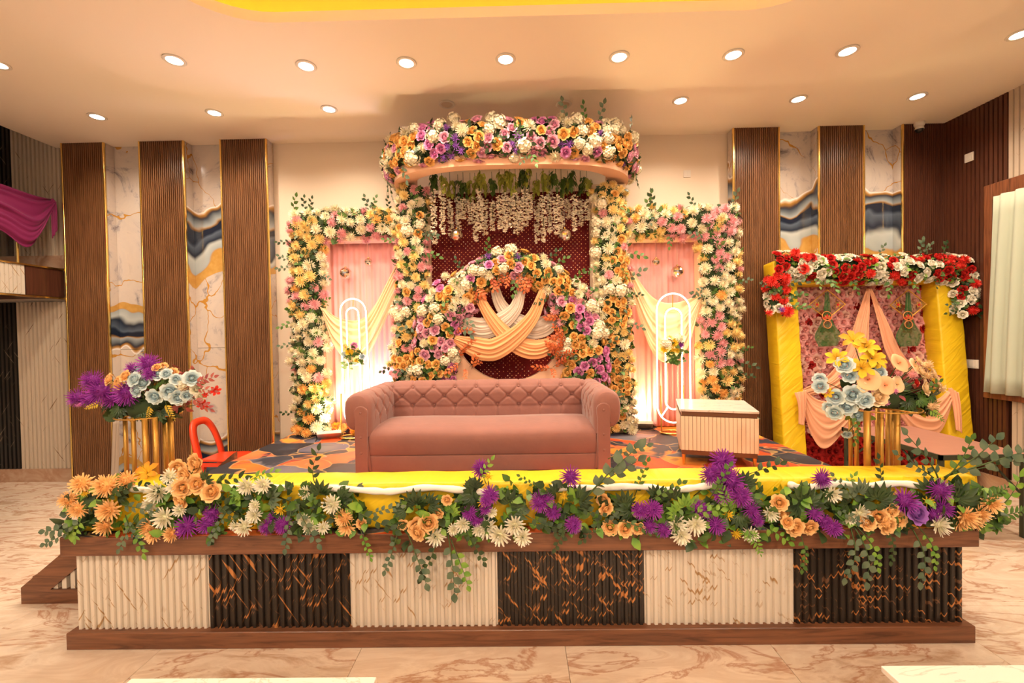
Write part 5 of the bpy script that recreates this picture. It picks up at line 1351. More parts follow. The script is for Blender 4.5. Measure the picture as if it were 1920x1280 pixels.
# hanging wire diamonds with tulle and a lotus
for k, cx_ in enumerate((1551, 1703)):
    d = 0.06; T = thing('tulle_ornament', 'gold wire diamond with green tulle and a lotus badge, %s of the booth drape' % ('left' if k == 0 else 'right'), 'hanging ornament', tuple(bw(cx_, 543, d)), group='hanging ornaments in the booth')
    dia = [bw(cx_ + a, b_, d) for a, b_ in ((0, 543), (34, 570), (0, 598), (-34, 572))]
    B().tube(dia, 0.008, 6, True).out('wire_diamond', 'gold_wire', T)
    B().add(dia, [(0, 1, 2, 3)]).out('net', 'green_net', T)
    o = cloth('tulle_skirt', [bw(cx_ + a, b_, d - 0.03) for a, b_ in ((-4, 548), (-8, 590), (-12, 605), (-24, 630), (-16, 650))], [bw(cx_ + a, b_, d - 0.03) for a, b_ in ((4, 548), (8, 590), (12, 605), (26, 628), (20, 648))], 'green_tulle', T, 30, 30, 5, 0.02, thick=0.002)
    for dy in (0, 0.02):
        pass
    c = bl(cx_, 597, d - 0.06)
    for a0, rr, dz in ((0, 0.055, 0.03), (0, 0.045, -0.07)):
        B().tube([BM @ (c + V3((rr * math.cos(t), 0, dz + rr * math.sin(t)))) for t in [2 * PI * q / 20 for q in range(20)]], 0.005, 5, True).out('bead_ring', 'copper_bead', T)
    for j in range(7):
        a = (j - 3) * 0.42; L_ = 0.075 - 0.006 * abs(j - 3)
        q = [c, c + V3((math.sin(a) * L_ * .55 - .014 * math.cos(a), 0, math.cos(a) * L_ * .55 + .014 * math.sin(a) - .02)), c + V3((math.sin(a) * L_, 0, math.cos(a) * L_ - .02)), c + V3((math.sin(a) * L_ * .55 + .014 * math.cos(a), 0, math.cos(a) * L_ * .55 - .014 * math.sin(a) - .02))]
        B().prism([v for v in q], (0, -0.006, 0), BM).out('lotus_petal', 'bright_red' if j % 2 else 'copper_bead', T)
    for sx in (-19, 20):
        e = bl(cx_ + sx, 571, d - 0.01); st2 = []
        for j in range(12): r2 = 0.038 if j % 2 == 0 else 0.018; st2.append(e + V3((r2 * math.cos(j * PI / 6), 0, r2 * math.sin(j * PI / 6))))
        B().tube([BM @ v for v in st2], 0.005, 5, True).out('star', 'gold_wire', T)
        B().prism([e + V3((0.014 * math.cos(j * PI / 3), 0, 0.014 * math.sin(j * PI / 3))) for j in range(6)], (0, -0.005, 0), BM).out('star_stone', 'bright_red', T)

# ================================================================== FLOWER STANDS
def stand(label, poles, ytop, Y, name='flower_stand'):
    c = at(sum(p[0] for p in poles) / len(poles), 800, Y)
    T = thing(name, label, 'flower stand', (c.x, Y, SZ), group='gold flower stands')
    zt_ = at(poles[0][0], ytop, Y).z; ys_ = []
    for (px, dy, r) in poles:
        p = at(px, 830, Y + dy); ys_.append(p)
        B().tube([(p.x, p.y, SZ + 0.012), (p.x, p.y, zt_)], r, 12).out('pole', 'gold_paint', T, True)
    R_ = max((V3((p.x, p.y, 0)) - V3((c.x, Y, 0))).length for p in ys_)
    for z in (SZ + 0.006, zt_): B().tube([(c.x + R_ * .95 * math.cos(t), Y + R_ * .95 * math.sin(t), z) for t in [2 * PI * k / 36 for k in range(36)]], 0.005, 6, True).out('ring', 'gold_paint', T, True)
    for a in (0.3, 1.87): B().tube([(c.x + R_ * math.cos(a), Y + R_ * math.sin(a), zt_), (c.x - R_ * math.cos(a), Y - R_ * math.sin(a), zt_)], 0.006, 6).out('cross_bar', 'gold_paint', T)
    return c, zt_
def bouquet(label, cpx, Y, blooms, leaves, sprs, name='bouquet', dome=0.9, dep=0.14):
    c = at(*cpx, Y); T = thing(name, label, 'bouquet', tuple(c))
    xs = [b_[0] for b_ in blooms]; ys_ = [b_[1] for b_ in blooms]; mx, my = (min(xs) + max(xs)) / 2, (min(ys_) + max(ys_)) / 2; hx = (max(xs) - min(xs)) / 2 + 1; hy = (max(ys_) - min(ys_)) / 2 + 1
    B().lathe([(0.02, -0.03), (0.11, -0.03), (0.13, 0.02), (0.10, 0.07), (0.02, 0.09)], c, 16).out('foam_core', 'foam_core', T, True)
    st_ = B()
    for (px, py, s_, m_, r) in blooms:
        u, v = (px - mx) / hx, (py - my) / hy; q = math.sqrt(max(0, 1 - 0.75 * (u * u + v * v))); yy = Y - dep * q + random.uniform(-.02, .02)
        p = at(px, py, yy); nrm = V3((u * dome, -0.9, -v * dome * 0.8 + 0.15)) if s_ != 'aster' else V3((u * 0.35, -1, 0.25 - v * 0.3)); flower(T, s_, m_, p, r * 1.12 / F_PX * yy, nrm)
        st_.tube([p - nrm.normalized() * 0.01, (p + c) / 2 + V3((0, 0.02, -0.01)), c + V3((0, 0, 0.02))], 0.003, 4)
    st_.out('stem', 'stem', T)
    for (m_, n_, box, size, w) in leaves:
        foliage(T, [(at(random.uniform(box[0], box[2]), random.uniform(box[1], box[3]), Y - random.uniform(-.10, .06)), (random.uniform(-.6, .6), -1, random.uniform(-.8, .4))) for _ in range(n_)], m_, size, w)
    for (px, py, kind, m_, ang, s) in sprs:
        p = at(px, py, Y - 0.1); a = math.radians(ang)
        (palm if kind == 'palm' else None)
        if kind == 'palm': palm(T, m_, p, (math.cos(a), -0.3, math.sin(a)), (0, -1, 0.2), s * 0.8)
        else: sprig(T, kind, m_, p, (math.cos(a), -0.25, math.sin(a)), (0, -1, 0), s)
    return T
YV = 3.06
stand('slim gold poled flower stand behind the left end of the yellow bench', [(236, 0.02, 0.014), (251, -0.1, 0.014), (273, -0.15, 0.018), (292, -0.13, 0.016), (311, 0.10, 0.018), (321, 0.0, 0.018)], 778, YV)
PU, PE, BL = 'f_purple', 'f_peach', 'f_blue'
bouquet('wide bouquet of purple asters and pale blue roses on the left gold stand', (280, 768), YV,
  [(145, 745, 'aster', PU, 18), (172, 713, 'aster', PU, 19), (187, 733, 'aster', PU, 23), (168, 748, 'aster', PU, 16), (209, 748, 'aster', PU, 16), (237, 737, 'aster', PU, 22), (277, 682, 'aster', PU, 19), (249, 691, 'aster', PU, 13),
   (282, 701, 'aster', PU, 13), (205, 711, 'rose', PE, 11), (224, 718, 'rose', PE, 13), (235, 705, 'rose', PE, 11), (305, 688, 'rose', PE, 9), (324, 698, 'rose', PE, 9), (294, 689, 'rose', PE, 8),
   (260, 690, 'rose', BL, 12), (252, 711, 'rose', BL, 13), (268, 717, 'rose2', BL, 14), (256, 732, 'rose', BL, 12), (298, 700, 'rose2', BL, 14), (312, 701, 'rose', BL, 10), (330, 711, 'rose', BL, 10), (360, 709, 'rose2', BL, 14),
   (290, 743, 'rose2', BL, 14), (318, 734, 'rose', BL, 15), (334, 745, 'rose2', BL, 14), (350, 741, 'rose', BL, 10), (368, 730, 'rose', 'f_white', 10), (376, 743, 'rose', 'f_white', 8), (341, 721, 'puff', 'f_white', 9),
   (404, 732, 'lily', 'f_brightred', 9), (381, 758, 'lily', 'f_brightred', 10), (385, 740, 'lily', 'f_brightred', 5), (200, 760, 'filler', 'f_pink', 9), (149, 758, 'filler', 'f_magenta', 7)],
  [('leaf_dark', 34, (212, 750, 325, 780), 0.07, 0.42), ('leaf_wine', 26, (225, 695, 365, 760), 0.042, 0.4), ('leaf_gold', 18, (195, 722, 335, 765), 0.045, 0.25), ('leaf_mid', 14, (250, 700, 370, 750), 0.05, 0.3)],
  [(225, 765, 'palm', 'leaf_dark', -120, 0.10), (265, 768, 'palm', 'leaf_dark', -80, 0.10), (300, 772, 'palm', 'leaf_dark', -70, 0.09), (310, 752, 'fern', 'leaf_gold', -60, 0.14), (285, 755, 'fern', 'leaf_gold', -100, 0.12), (195, 752, 'fern', 'leaf_gold', 200, 0.12), (365, 722, 'autumn', 'leaf_wine', 20, 0.16), (360, 745, 'autumn', 'leaf_wine', -30, 0.16), (368, 728, 'twig', 'leaf_wine', -8, 0.14)])
stand('slim gold poled flower stand behind the right end of the yellow bench', [(1595, 0.06, 0.013), (1606, -0.06, 0.013), (1626, -0.15, 0.020), (1645, 0.14, 0.013), (1653, -0.16, 0.013), (1664, 0.15, 0.013), (1673, 0.08, 0.013), (1682, -0.08, 0.018)], 764, YV)
BP, CP = 'f_bigpeach', 'f_creampeach'
bouquet('wide bouquet of pale blue roses, yellow lilies and peach blooms on the right gold stand', (1645, 752), YV,
  [(1600, 636, 'lily', 'f_orangelily', 20), (1625, 649, 'lily', 'f_lily', 19), (1569, 670, 'lily', 'f_lily', 17), (1636, 669, 'lily', 'f_lily', 20), (1617, 688, 'lily', 'f_lily', 20), (1647, 678, 'lily', 'f_lily', 14), (1552, 736, 'lily', 'f_lily', 9),
   (1583, 684, 'rose2', BL, 15), (1593, 705, 'rose', BL, 12), (1537, 711, 'rose', BL, 11), (1538, 724, 'rose2', BL, 12), (1650, 698, 'rose', BL, 11), (1567, 744, 'rose2', BL, 14), (1599, 740, 'rose2', BL, 17), (1621, 750, 'rose', BL, 14),
   (1588, 762, 'rose', BL, 15), (1554, 763, 'rose', BL, 10), (1565, 773, 'rose', BL, 13), (1609, 779, 'rose', BL, 11), (1588, 814, 'rose2', BL, 8),
   (1629, 711, 'disc', BP, 19), (1687, 680, 'disc', BP, 17), (1716, 686, 'disc', CP, 14), (1662, 722, 'disc', BP, 16), (1684, 720, 'disc', CP, 14), (1618, 726, 'disc', CP, 9), (1647, 744, 'rose', CP, 16),
   (1738, 684, 'mum', CP, 11), (1735, 727, 'rose', CP, 14), (1757, 715, 'rose', CP, 12), (1738, 704, 'mum', CP, 12), (1727, 697, 'rose', CP, 11), (1763, 728, 'mum', CP, 11), (1750, 700, 'rose', CP, 10), (1748, 762, 'mum', CP, 12), (1722, 676, 'rose', CP, 8),
   (1711, 703, 'mum', 'f_pink', 9), (1718, 717, 'rose', 'f_red', 7), (1632, 731, 'filler', 'f_magenta', 6), (1678, 733, 'filler', 'f_magenta', 6), (1662, 755, 'filler', 'f_magenta', 6), (1548, 733, 'filler', 'f_magenta', 5), (1577, 706, 'filler', 'f_magenta', 5), (1685, 699, 'mum', 'f_pink', 7)],
  [('leaf_dark', 20, (1690, 732, 1742, 770), 0.06, 0.40), ('leaf_mid', 14, (1680, 728, 1742, 768), 0.055, 0.36), ('leaf_dark', 14, (1575, 705, 1640, 760), 0.07, 0.40), ('leaf_wine', 30, (1640, 690, 1745, 735), 0.05, 0.4), ('leaf_bright', 10, (1590, 755, 1620, 785), 0.045, 0.35), ('leaf_gold', 8, (1715, 755, 1745, 772), 0.045, 0.3)],
  [(1702, 752, 'palm', 'leaf_dark', -70, 0.09), (1722, 748, 'palm', 'leaf_mid', -20, 0.08), (1715, 738, 'twig', 'leaf_mid', 30, 0.16), (1600, 772, 'euca', 'leaf_mid', -95, 0.2), (1735, 765, 'fern', 'leaf_bright', -40, 0.13)])

# ================================================================== FLOWERS ALONG THE BENCH
YG = 2.58
def spray(label, blooms, leaves=(), palms=(), sprs=(), fol=(0.5, 26)):
    xs = [b_[0] for b_ in blooms] ; ys_ = [b_[1] for b_ in blooms]
    c = at(sum(xs) / len(xs), 990, YG)
    T = thing('flower_spray', label, 'flower spray', (c.x, YG, SZ), group='flower sprays along the bench')
    st_ = B(); cy_ = sum(ys_) / len(ys_)
    for (px, py, s_, m_, r) in blooms:
        yy = YG - 0.045 - random.uniform(0, 0.04) if py > 905 else (RY0 - 0.055 if py > 885 else RY0 + 0.02)
        p = at(px, py, yy); nrm = V3((random.uniform(-.4, .4), -1, random.uniform(-.2, .4))); flower(T, s_, m_, p, r * 1.22 / F_PX * yy, nrm)
        e = at(px + (sum(xs) / len(xs) - px) * 0.6, min(985, py + 28), YG - 0.005); st_.tube([p, (p + e) / 2 + V3((0, .01, -.01)), e], 0.0035, 4)
    st_.out('stem', 'stem', T)
    x0_, x1_, y0_, y1_ = min(xs) - 12, max(xs) + 12, max(min(ys_), 915) - 4, max(ys_) + 6
    for m_, n_, sz in (('leaf_dark', int((x1_ - x0_) * 0.12), 0.062), ('leaf_mid', int((x1_ - x0_) * 0.13), 0.058), ('leaf_bright', int((x1_ - x0_) * 0.13), 0.058)):
        foliage(T, [(at(random.uniform(x0_, x1_), random.uniform(y0_, y1_), YG - random.uniform(0, 0.04)), (random.uniform(-.5, .5), -1, random.uniform(-.3, .5))) for _ in range(n_)], m_, sz, 0.36, k=3)
    for (px, py, m_, ang, s) in palms:
        a = math.radians(ang); palm(T, m_, at(px, py, YG - 0.05), (math.cos(a), -0.35, math.sin(a)), (0, -1, 0.3), s * 0.74)
    for (px, py, kind, m_, ang, s) in sprs:
        a = math.radians(ang); sprig(T, kind, m_, at(px, py, YG - 0.06 if py > 930 else YG + 0.02), (math.cos(a), -0.18, math.sin(a)), (0, -1, 0.2), s)
    return T
WM = 'f_white'
spray('spray of peach chrysanthemums on the left corner of the yellow bench',
  [(152, 907, 'mum', PE, 17), (197, 911, 'mum', PE, 20), (237, 900, 'mum', PE, 16), (129, 937, 'mum', PE, 15), (147, 955, 'mum', PE, 15), (204, 956, 'daisy', PE, 19), (198, 985, 'daisy', PE, 17), (160, 925, 'filler', 'f_lily', 6)],
  palms=[(180, 935, 'leaf_dark', 200, 0.10), (225, 925, 'leaf_dark', 10, 0.09)],
  sprs=[(150, 985, 'euca', 'leaf_euca', 205, 0.22), (170, 975, 'euca', 'leaf_euca', 190, 0.26), (225, 945, 'euca', 'leaf_euca', -10, 0.26), (235, 965, 'euca', 'leaf_euca', -60, 0.2), (200, 935, 'euca', 'leaf_dark', 20, 0.25), (160, 960, 'twig', 'leaf_bright', 250, 0.16)])
T = thing('cloth_lily', 'single yellow and brown cloth lily lying on top of the yellow bench', 'flower', tuple(atz(279, 893, RZ)))
flower(T, 'lily', 'f_orangelily', atz(279, 893, RZ) + V3((0, -.02, 0.035)), 0.075, (0, -0.75, 0.6)); flower(T, 'filler', 'f_lily', atz(279, 890, RZ) + V3((0, -.03, 0.05)), 0.03, (0, -0.75, 0.6))
foliage(T, [(atz(279, 893, RZ) + V3((0, 0, 0.012)), (0, -.3, 1))], 'leaf_gold', 0.06)
spray('tall spray of peach roses and white daisies with purple asters, left part of the bench',
  [(333, 876, 'rose', PE, 13), (368, 869, 'rose', PE, 17), (347, 890, 'rose', PE, 15), (343, 914, 'rose2', PE, 16), (370, 907, 'rose2', PE, 16), (397, 922, 'rose', PE, 16), (340, 937, 'rose2', PE, 16), (318, 893, 'daisy', WM, 13), (295, 922, 'daisy', WM, 19), (283, 945, 'daisy', WM, 14),
   (308, 970, 'daisy', WM, 18), (328, 913, 'daisy', WM, 12), (337, 956, 'daisy', WM, 11), (283, 989, 'mum', PE, 19), (288, 1004, 'daisy', PE, 12), (322, 1000, 'daisy', PE, 14), (350, 986, 'aster', PU, 18), (387, 984, 'aster', PU, 14), (398, 961, 'aster', PU, 14)],
  palms=[(385, 900, 'leaf_dark', 60, 0.09)], sprs=[(260, 965, 'euca', 'leaf_euca', -120, 0.22), (255, 980, 'twig', 'leaf_bright', -75, 0.18), (400, 905, 'twig', 'leaf_dark', 10, 0.2), (405, 940, 'euca', 'leaf_dark', -40, 0.2)])
spray('spray of white daisies over purple asters, left of the long white foam rod gap',
  [(462, 911, 'daisy', WM, 15), (493, 909, 'daisy', WM, 14), (478, 947, 'daisy', WM, 10), (458, 988, 'daisy', WM, 15), (477, 966, 'daisy', WM, 13), (440, 985, 'daisy', WM, 9), (500, 988, 'aster', PU, 13), (530, 984, 'aster', PU, 14), (513, 970, 'aster', PU, 10), (525, 955, 'filler', 'f_lily', 9)],
  palms=[(505, 935, 'leaf_euca', 30, 0.12), (450, 925, 'leaf_bright', 160, 0.07)], sprs=[(440, 930, 'euca', 'leaf_dark', 190, 0.22), (430, 950, 'euca', 'leaf_euca', 240, 0.22), (520, 930, 'euca', 'leaf_euca', -20, 0.24), (470, 900, 'twig', 'leaf_bright', 20, 0.16)])
spray('spray of white daisies and one peach chrysanthemum, in front of the sofa left arm',
  [(622, 945, 'daisy', WM, 16), (573, 922, 'daisy', WM, 11), (570, 974, 'daisy', WM, 11), (582, 988, 'daisy', WM, 12), (606, 989, 'daisy', WM, 11), (644, 970, 'mum', PE, 15), (650, 987, 'daisy', PE, 14), (678, 981, 'rose', PE, 9)],
  palms=[(600, 925, 'leaf_dark', 95, 0.12), (640, 935, 'leaf_dark', 30, 0.11)], sprs=[(555, 945, 'euca', 'leaf_euca', -60, 0.26), (548, 950, 'euca', 'leaf_euca', -100, 0.24), (590, 905, 'twig', 'leaf_dark', 80, 0.2), (660, 955, 'euca', 'leaf_dark', -25, 0.28), (690, 965, 'euca', 'leaf_euca', 15, 0.2), (675, 990, 'euca', 'leaf_bright', -70, 0.18)])
spray('spray of peach roses with dark palmate leaves and trailing vines below the sofa left cushion',
  [(803, 980, 'rose2', PE, 16), (781, 985, 'rose', PE, 15), (783, 998, 'rose', PE, 14), (755, 983, 'rose', PE, 9), (838, 937, 'rose', PE, 9), (822, 962, 'rose', PE, 9), (817, 1006, 'daisy', WM, 16), (868, 983, 'daisy', WM, 13), (850, 992, 'daisy', WM, 10)],
  palms=[(780, 945, 'leaf_dark', 95, 0.13), (760, 955, 'leaf_dark', 160, 0.10), (805, 945, 'leaf_dark', 25, 0.10), (845, 960, 'leaf_bright', 60, 0.09)],
  sprs=[(765, 1000, 'euca', 'leaf_euca', -70, 0.30), (745, 1000, 'euca', 'leaf_euca', -110, 0.22), (840, 1000, 'euca', 'leaf_euca', -85, 0.34), (845, 1010, 'euca', 'leaf_bright', -70, 0.28), (870, 990, 'euca', 'leaf_dark', -60, 0.22), (820, 1010, 'euca', 'leaf_dark', -115, 0.24)])
spray('spray topped by a purple aster, white daisies below, in front of the sofa middle',
  [(902, 879, 'aster', PU, 15), (920, 927, 'aster', PU, 15), (912, 937, 'aster', PU, 11), (893, 973, 'aster', PU, 12), (880, 961, 'aster', PU, 12), (911, 953, 'aster', PU, 10), (912, 990, 'daisy', WM, 17), (937, 1003, 'daisy', WM, 18), (965, 985, 'daisy', WM, 17), (980, 1006, 'daisy', WM, 15), (897, 993, 'daisy', WM, 11), (905, 942, 'filler', 'f_lily', 9), (915, 893, 'filler', 'f_lily', 8), (922, 960, 'daisy', WM, 9)],
  palms=[(890, 915, 'leaf_dark', 110, 0.10), (955, 945, 'leaf_dark', 70, 0.13), (960, 960, 'leaf_dark', -20, 0.12), (885, 930, 'leaf_dark', 190, 0.09)], sprs=[(900, 900, 'twig', 'leaf_bright', 60, 0.14), (985, 965, 'euca', 'leaf_dark', -30, 0.24), (990, 980, 'euca', 'leaf_dark', -10, 0.24)])
spray('spray of purple asters with a long eucalyptus stem reaching up to the right',
  [(1070, 894, 'aster', PU, 17), (1013, 941, 'aster', PU, 17), (1025, 935, 'aster', PU, 13), (1037, 960, 'aster', PU, 13), (1075, 984, 'aster', PU, 14), (1058, 928, 'filler', 'f_lily', 8)],
  palms=[(1085, 935, 'leaf_dark', 40, 0.12), (1040, 925, 'leaf_dark', 140, 0.09)], sprs=[(1092, 940, 'euca', 'leaf_euca', 46, 0.44), (1100, 925, 'euca', 'leaf_euca', 34, 0.36), (1080, 950, 'euca', 'leaf_dark', -20, 0.22), (1020, 915, 'euca', 'leaf_mid', 150, 0.16), (1060, 965, 'euca', 'leaf_dark', -110, 0.2), (1140, 860, 'euca', 'leaf_euca', 20, 0.24)])
spray('spray of ruffled peach roses beside purple asters, right of the eucalyptus stem',
  [(1131, 937, 'rose', PE, 11), (1136, 953, 'rose2', PE, 12), (1144, 988, 'rose2', PE, 13), (1172, 991, 'rose2', PE, 13), (1197, 990, 'rose', PE, 11), (1200, 957, 'aster', PU, 14), (1224, 955, 'aster', PU, 16), (1218, 986, 'aster', PU, 12), (1244, 992, 'aster', PU, 13)],
  palms=[(1170, 945, 'leaf_dark', 100, 0.12), (1180, 955, 'leaf_dark', 170, 0.11), (1230, 930, 'leaf_dark', 60, 0.10)], sprs=[(1130, 960, 'euca', 'leaf_dark', 230, 0.2), (1190, 930, 'euca', 'leaf_mid', 70, 0.22), (1160, 975, 'euca', 'leaf_mid', -20, 0.22), (1215, 940, 'euca', 'leaf_mid', 30, 0.22)])
spray('spray of white daisies among bright green leaves in front of the sofa right arm',
  [(1268, 983, 'daisy', WM, 17), (1304, 983, 'daisy', WM, 17), (1277, 1003, 'daisy', WM, 16), (1310, 951, 'aster', PU, 13), (1343, 984, 'aster', PU, 15), (1322, 960, 'aster', PU, 10)],
  palms=[(1285, 950, 'leaf_bright', 80, 0.11), (1270, 960, 'leaf_bright', 150, 0.10), (1260, 935, 'leaf_dark', 100, 0.11)], sprs=[(1300, 930, 'twig', 'leaf_bright', 40, 0.22), (1330, 935, 'euca', 'leaf_mid', 60, 0.22), (1285, 965, 'twig', 'leaf_bright', 10, 0.2)])
spray('tall tower of purple asters in front of the slatted side table',
  [(1356, 863, 'aster', PU, 19), (1350, 880, 'aster', PU, 15), (1332, 890, 'aster', PU, 16), (1372, 902, 'aster', PU, 22), (1360, 888, 'aster', PU, 16), (1390, 930, 'aster', PU, 17), (1355, 927, 'aster', PU, 15), (1409, 955, 'aster', PU, 14), (1420, 975, 'aster', PU, 11), (1407, 1002, 'daisy', WM, 13), (1446, 963, 'daisy', WM, 13), (1380, 1000, 'filler', 'f_lily', 9), (1365, 965, 'filler', 'f_lily', 9)],
  palms=[(1395, 905, 'leaf_dark', 50, 0.10), (1400, 940, 'leaf_dark', 10, 0.10), (1370, 950, 'leaf_bright', 100, 0.10), (1385, 965, 'leaf_dark', -60, 0.11)], sprs=[(1400, 890, 'twig', 'leaf_dark', 20, 0.2), (1370, 960, 'fern', 'leaf_bright', 110, 0.2), (1390, 980, 'fern', 'leaf_bright', -60, 0.2), (1425, 985, 'twig', 'leaf_bright', -30, 0.18)])
spray('spray of purple asters and peach roses just right of the purple tower',
  [(1461, 942, 'rose2', PE, 13), (1470, 962, 'rose', PE, 13), (1490, 988, 'rose2', PE, 15), (1518, 988, 'rose2', PE, 13), (1476, 979, 'rose', PE, 11), (1527, 961, 'aster', PU, 13), (1562, 989, 'aster', PU, 14), (1547, 978, 'aster', PU, 11), (1542, 896, 'aster', PU, 16), (1560, 926, 'daisy', WM, 14)],
  palms=[(1505, 940, 'leaf_dark', 100, 0.15), (1495, 945, 'leaf_dark', 170, 0.13), (1515, 945, 'leaf_dark', 20, 0.13), (1545, 940, 'leaf_dark', 60, 0.10)], sprs=[(1500, 1000, 'euca', 'leaf_mid', -90, 0.2), (1570, 925, 'twig', 'leaf_bright', 50, 0.14), (1555, 950, 'euca', 'leaf_euca', -30, 0.2)])
spray('spray of bunched peach roses and a white daisy, vines hanging over the trim',
  [(1612, 963, 'daisy', WM, 16), (1592, 972, 'daisy', WM, 10), (1647, 969, 'rose2', PE, 15), (1663, 984, 'rose2', PE, 15), (1683, 974, 'rose2', PE, 14), (1672, 957, 'rose', PE, 12), (1626, 979, 'rose', PE, 13), (1697, 940, 'aster', PU, 20)],
  palms=[(1610, 925, 'leaf_euca', 100, 0.13), (1645, 935, 'leaf_dark', 80, 0.14), (1650, 940, 'leaf_dark', 30, 0.12), (1590, 945, 'leaf_dark', 150, 0.10)],
  sprs=[(1600, 985, 'euca', 'leaf_euca', -80, 0.32), (1595, 990, 'euca', 'leaf_euca', -100, 0.28), (1605, 985, 'euca', 'leaf_bright', -65, 0.26), (1660, 985, 'euca', 'leaf_dark', -85, 0.2), (1605, 940, 'euca', 'leaf_euca', 130, 0.2), (1650, 910, 'twig', 'leaf_dark', 95, 0.16)])
spray('spray of purple asters and peach chrysanthemums at the right bench corner, eucalyptus trailing off',
  [(1718, 961, 'rose', 'f_violet', 18), (1763, 918, 'aster', PU, 18), (1768, 953, 'aster', PU, 15), (1750, 965, 'aster', PU, 11), (1760, 983, 'daisy', WM, 18), (1812, 968, 'daisy', PE, 18), (1838, 962, 'daisy', PE, 15), (1858, 944, 'daisy', PE, 16), (1799, 979, 'daisy', PE, 14), (1828, 977, 'daisy', PE, 13), (1740, 940, 'filler', 'f_lily', 9)],
  palms=[(1740, 920, 'leaf_dark', 60, 0.12), (1795, 935, 'leaf_dark', 40, 0.15), (1800, 945, 'leaf_dark', -10, 0.14), (1790, 930, 'leaf_dark', 100, 0.13)],
  sprs=[(1710, 990, 'euca', 'leaf_euca', -85, 0.3), (1720, 985, 'euca', 'leaf_bright', -70, 0.24), (1760, 900, 'euca', 'leaf_euca', 125, 0.34), (1770, 895, 'euca', 'leaf_euca', 40, 0.36), (1780, 890, 'euca', 'leaf_euca', 20, 0.42), (1770, 900, 'euca', 'leaf_mid', 60, 0.28), (1830, 880, 'euca', 'leaf_euca', 15, 0.3), (1870, 955, 'twig', 'leaf_bright', 60, 0.22), (1860, 970, 'fern', 'leaf_mid', 15, 0.2), (1750, 895, 'euca', 'leaf_euca', 145, 0.26), (1825, 945, 'fern', 'leaf_mid', 30, 0.2)])
# foam rods tucked along the bench edge
for lab, pts in (('white foam rod along the bench edge, leftmost, behind the peach roses', [(246, 916), (300, 919), (400, 916), (470, 914), (536, 914)]),
                 ('white foam rod along the bench edge in front of the sofa', [(617, 914), (700, 920), (735, 921), (805, 914), (877, 920), (930, 926), (977, 934)]),
                 ('white foam rod along the bench edge between the eucalyptus stem and the purple tower', [(1034, 914), (1100, 915), (1200, 912), (1257, 919), (1300, 914), (1343, 908)]),
                 ('white foam rod along the bench edge at the right end', [(1480, 908), (1510, 914), (1573, 906), (1617, 911), (1683, 906), (1730, 911), (1776, 912)])):
    P = catmull([at(x, y, RY0 - 0.026) for x, y in pts], 40)
    o = B().tube(P, [0.019 * (1 + 0.14 * math.sin(i * 1.1)) for i in range(41)], 12).out('foam_rod', 'foam_white', None, True); tag(o, lab, 'foam rod', 'foam rods on the bench')

# ================================================================== SMALL THINGS
o = cloth('window_curtain', [V3((XR - 0.13, y, 3.22)) for y in (4.86, 4.5, 4.0, 3.4)], [V3((XR - 0.13, y, 1.13)) for y in (4.96, 4.55, 4.0, 3.4)], 'sage_curtain', None, 90, 12, 0, 0.0, (-1, 0, 0))
bpy.data.objects.remove(o)
P = []
for i in range(121):
    u = i / 120; row = []
    for j in range(13):
        v = j / 12; y = (4.86 + 0.10 * v) * (1 - u) + 3.3 * u; row.append(V3((XR - 0.13 + 0.035 * math.sin(u * 2 * PI * 11 + 0.5 * math.sin(v * 3)) * (0.7 + .3 * v), y, 3.25 + (1.10 - 3.25) * v)))
    P.append(row)
o = B().grid(P).out('window_curtain', 'sage_curtain', None, True); tag(o, 'pale sage green curtain over the window on the right wall', 'curtain'); md = o.modifiers.new('thickness', 'SOLIDIFY'); md.thickness = 0.003
# magenta swag on the gallery rail
XM = XL + 0.03
o = cloth('magenta_swag', [atx(*p, XM) for p in ((-60, 325), (0, 346), (60, 366), (98, 374))], [atx(*p, XM) for p in ((-60, 400), (0, 432), (55, 462), (98, 384))], 'magenta_cloth', None, 40, 40, 5, 0.03, (1, 0, 0), belly=0.05)
tag(o, 'sheer magenta swag hung along the gallery rail at the left', 'swag')
o = cloth('magenta_tail', [atx(*p, XM + .04) for p in ((96, 372), (95, 400), (98, 447))], [atx(*p, XM + .04) for p in ((100, 372), (107, 385), (108, 430))], 'magenta_cloth', None, 20, 20, 3, 0.02, (1, 0, 0))
tag(o, 'hanging tail end of the magenta swag beside the leftmost pillar', 'drape')
# pale cloth strip tucked beside the left stand
o = cloth('cloth_strip', [at(*p, 5.46) for p in ((212, 790), (210, 845), (207, 915))], [at(*p, 5.46) for p in ((224, 788), (223, 850), (221, 915))], 'dingy_cloth', None, 20, 12, 2, 0.015)
tag(o, 'crumpled off-white cloth strip hanging beside the second pillar', 'cloth')
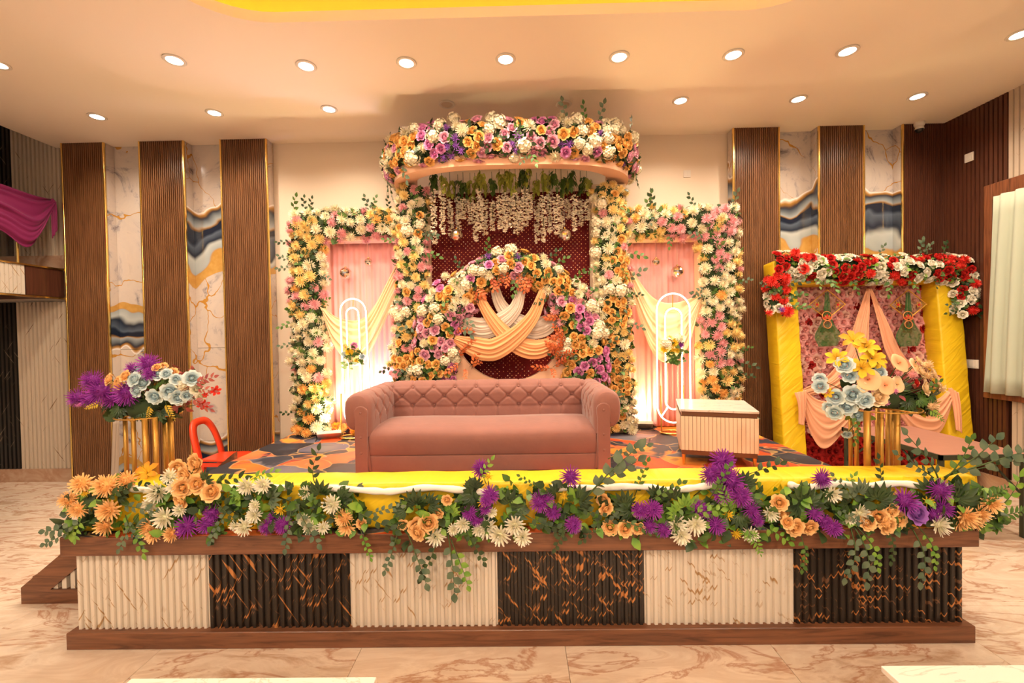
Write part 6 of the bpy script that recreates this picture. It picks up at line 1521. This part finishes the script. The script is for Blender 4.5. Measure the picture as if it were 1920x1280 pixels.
# dome camera
c = atz(1738, 222, ZC)
T = thing('dome_camera', 'white dome camera with a black eye on the ceiling, right corner', 'camera', (c.x, c.y + .1, ZC))
B().lathe([(0.001, -0.0005), (0.055, -0.0005), (0.055, -0.03), (0.045, -0.05), (0.001, -0.055)], (c.x, c.y + .1, ZC), 20, False).out('mount', 'white_plastic', T, True)
b = B()
for i in range(9): pass
b.lathe([(0.042 * math.sin(a), -0.085 - 0.042 * math.cos(a)) for a in [0.02 + k / 10 * (PI - .04) for k in range(11)]], (c.x, c.y + .1, ZC), 18).out('ball', 'black_plastic', T, True)
B().lathe([(0.046 * math.sin(a), -0.08 + 0.046 * math.cos(a)) for a in [0.02 + k / 8 * 1.7 for k in range(9)]], (c.x, c.y + .1, ZC), 18, False).out('hood', 'white_plastic', T, True)
# switch plates
def plate(name, label, c, u, v, nrm, keys=1):
    T = thing(name, label, 'switch plate', tuple(c)); nrm = V3(nrm); ax = V3((1, 0, 0)) if abs(nrm.y) > .5 else V3((0, 1, 0))
    def bx(a0, a1, z0, z1, d0, d1, nm, m_):
        p = [c + ax * a + nrm * d + V3((0, 0, z)) for a in (a0, a1) for d in (d0, d1) for z in (z0, z1)]
        lo = V3((min(q.x for q in p), min(q.y for q in p), min(q.z for q in p))); hi = V3((max(q.x for q in p), max(q.y for q in p), max(q.z for q in p)))
        B().bbox(lo, hi, 0.0015, 1).out(nm, m_, T)
    bx(-u, u, -v, v, 0.0, 0.010, 'plate', 'white_plastic')
    for k in range(keys):
        a0 = -u * .8 + k * 1.6 * u / keys; bx(a0 + .003, a0 + 1.6 * u / keys - .003, -v * .7, v * .7, 0.010, 0.014, 'rocker', 'white_plastic')
plate('switch_plate', 'small square socket plate on the cream wall right of the canopy', at(1288, 326, YB), 0.045, 0.045, (0, -1, 0), 2)
plate('switch_plate', 'small square plate high on the dark right wall', atx(1818, 295, XR - 0.02), 0.05, 0.05, (-1, 0, 0), 1)
plate('switch_plate', 'wide white switch plate low on the dark right wall beside the booth', atx(1824, 682, XR - 0.02), 0.07, 0.05, (-1, 0, 0), 3)
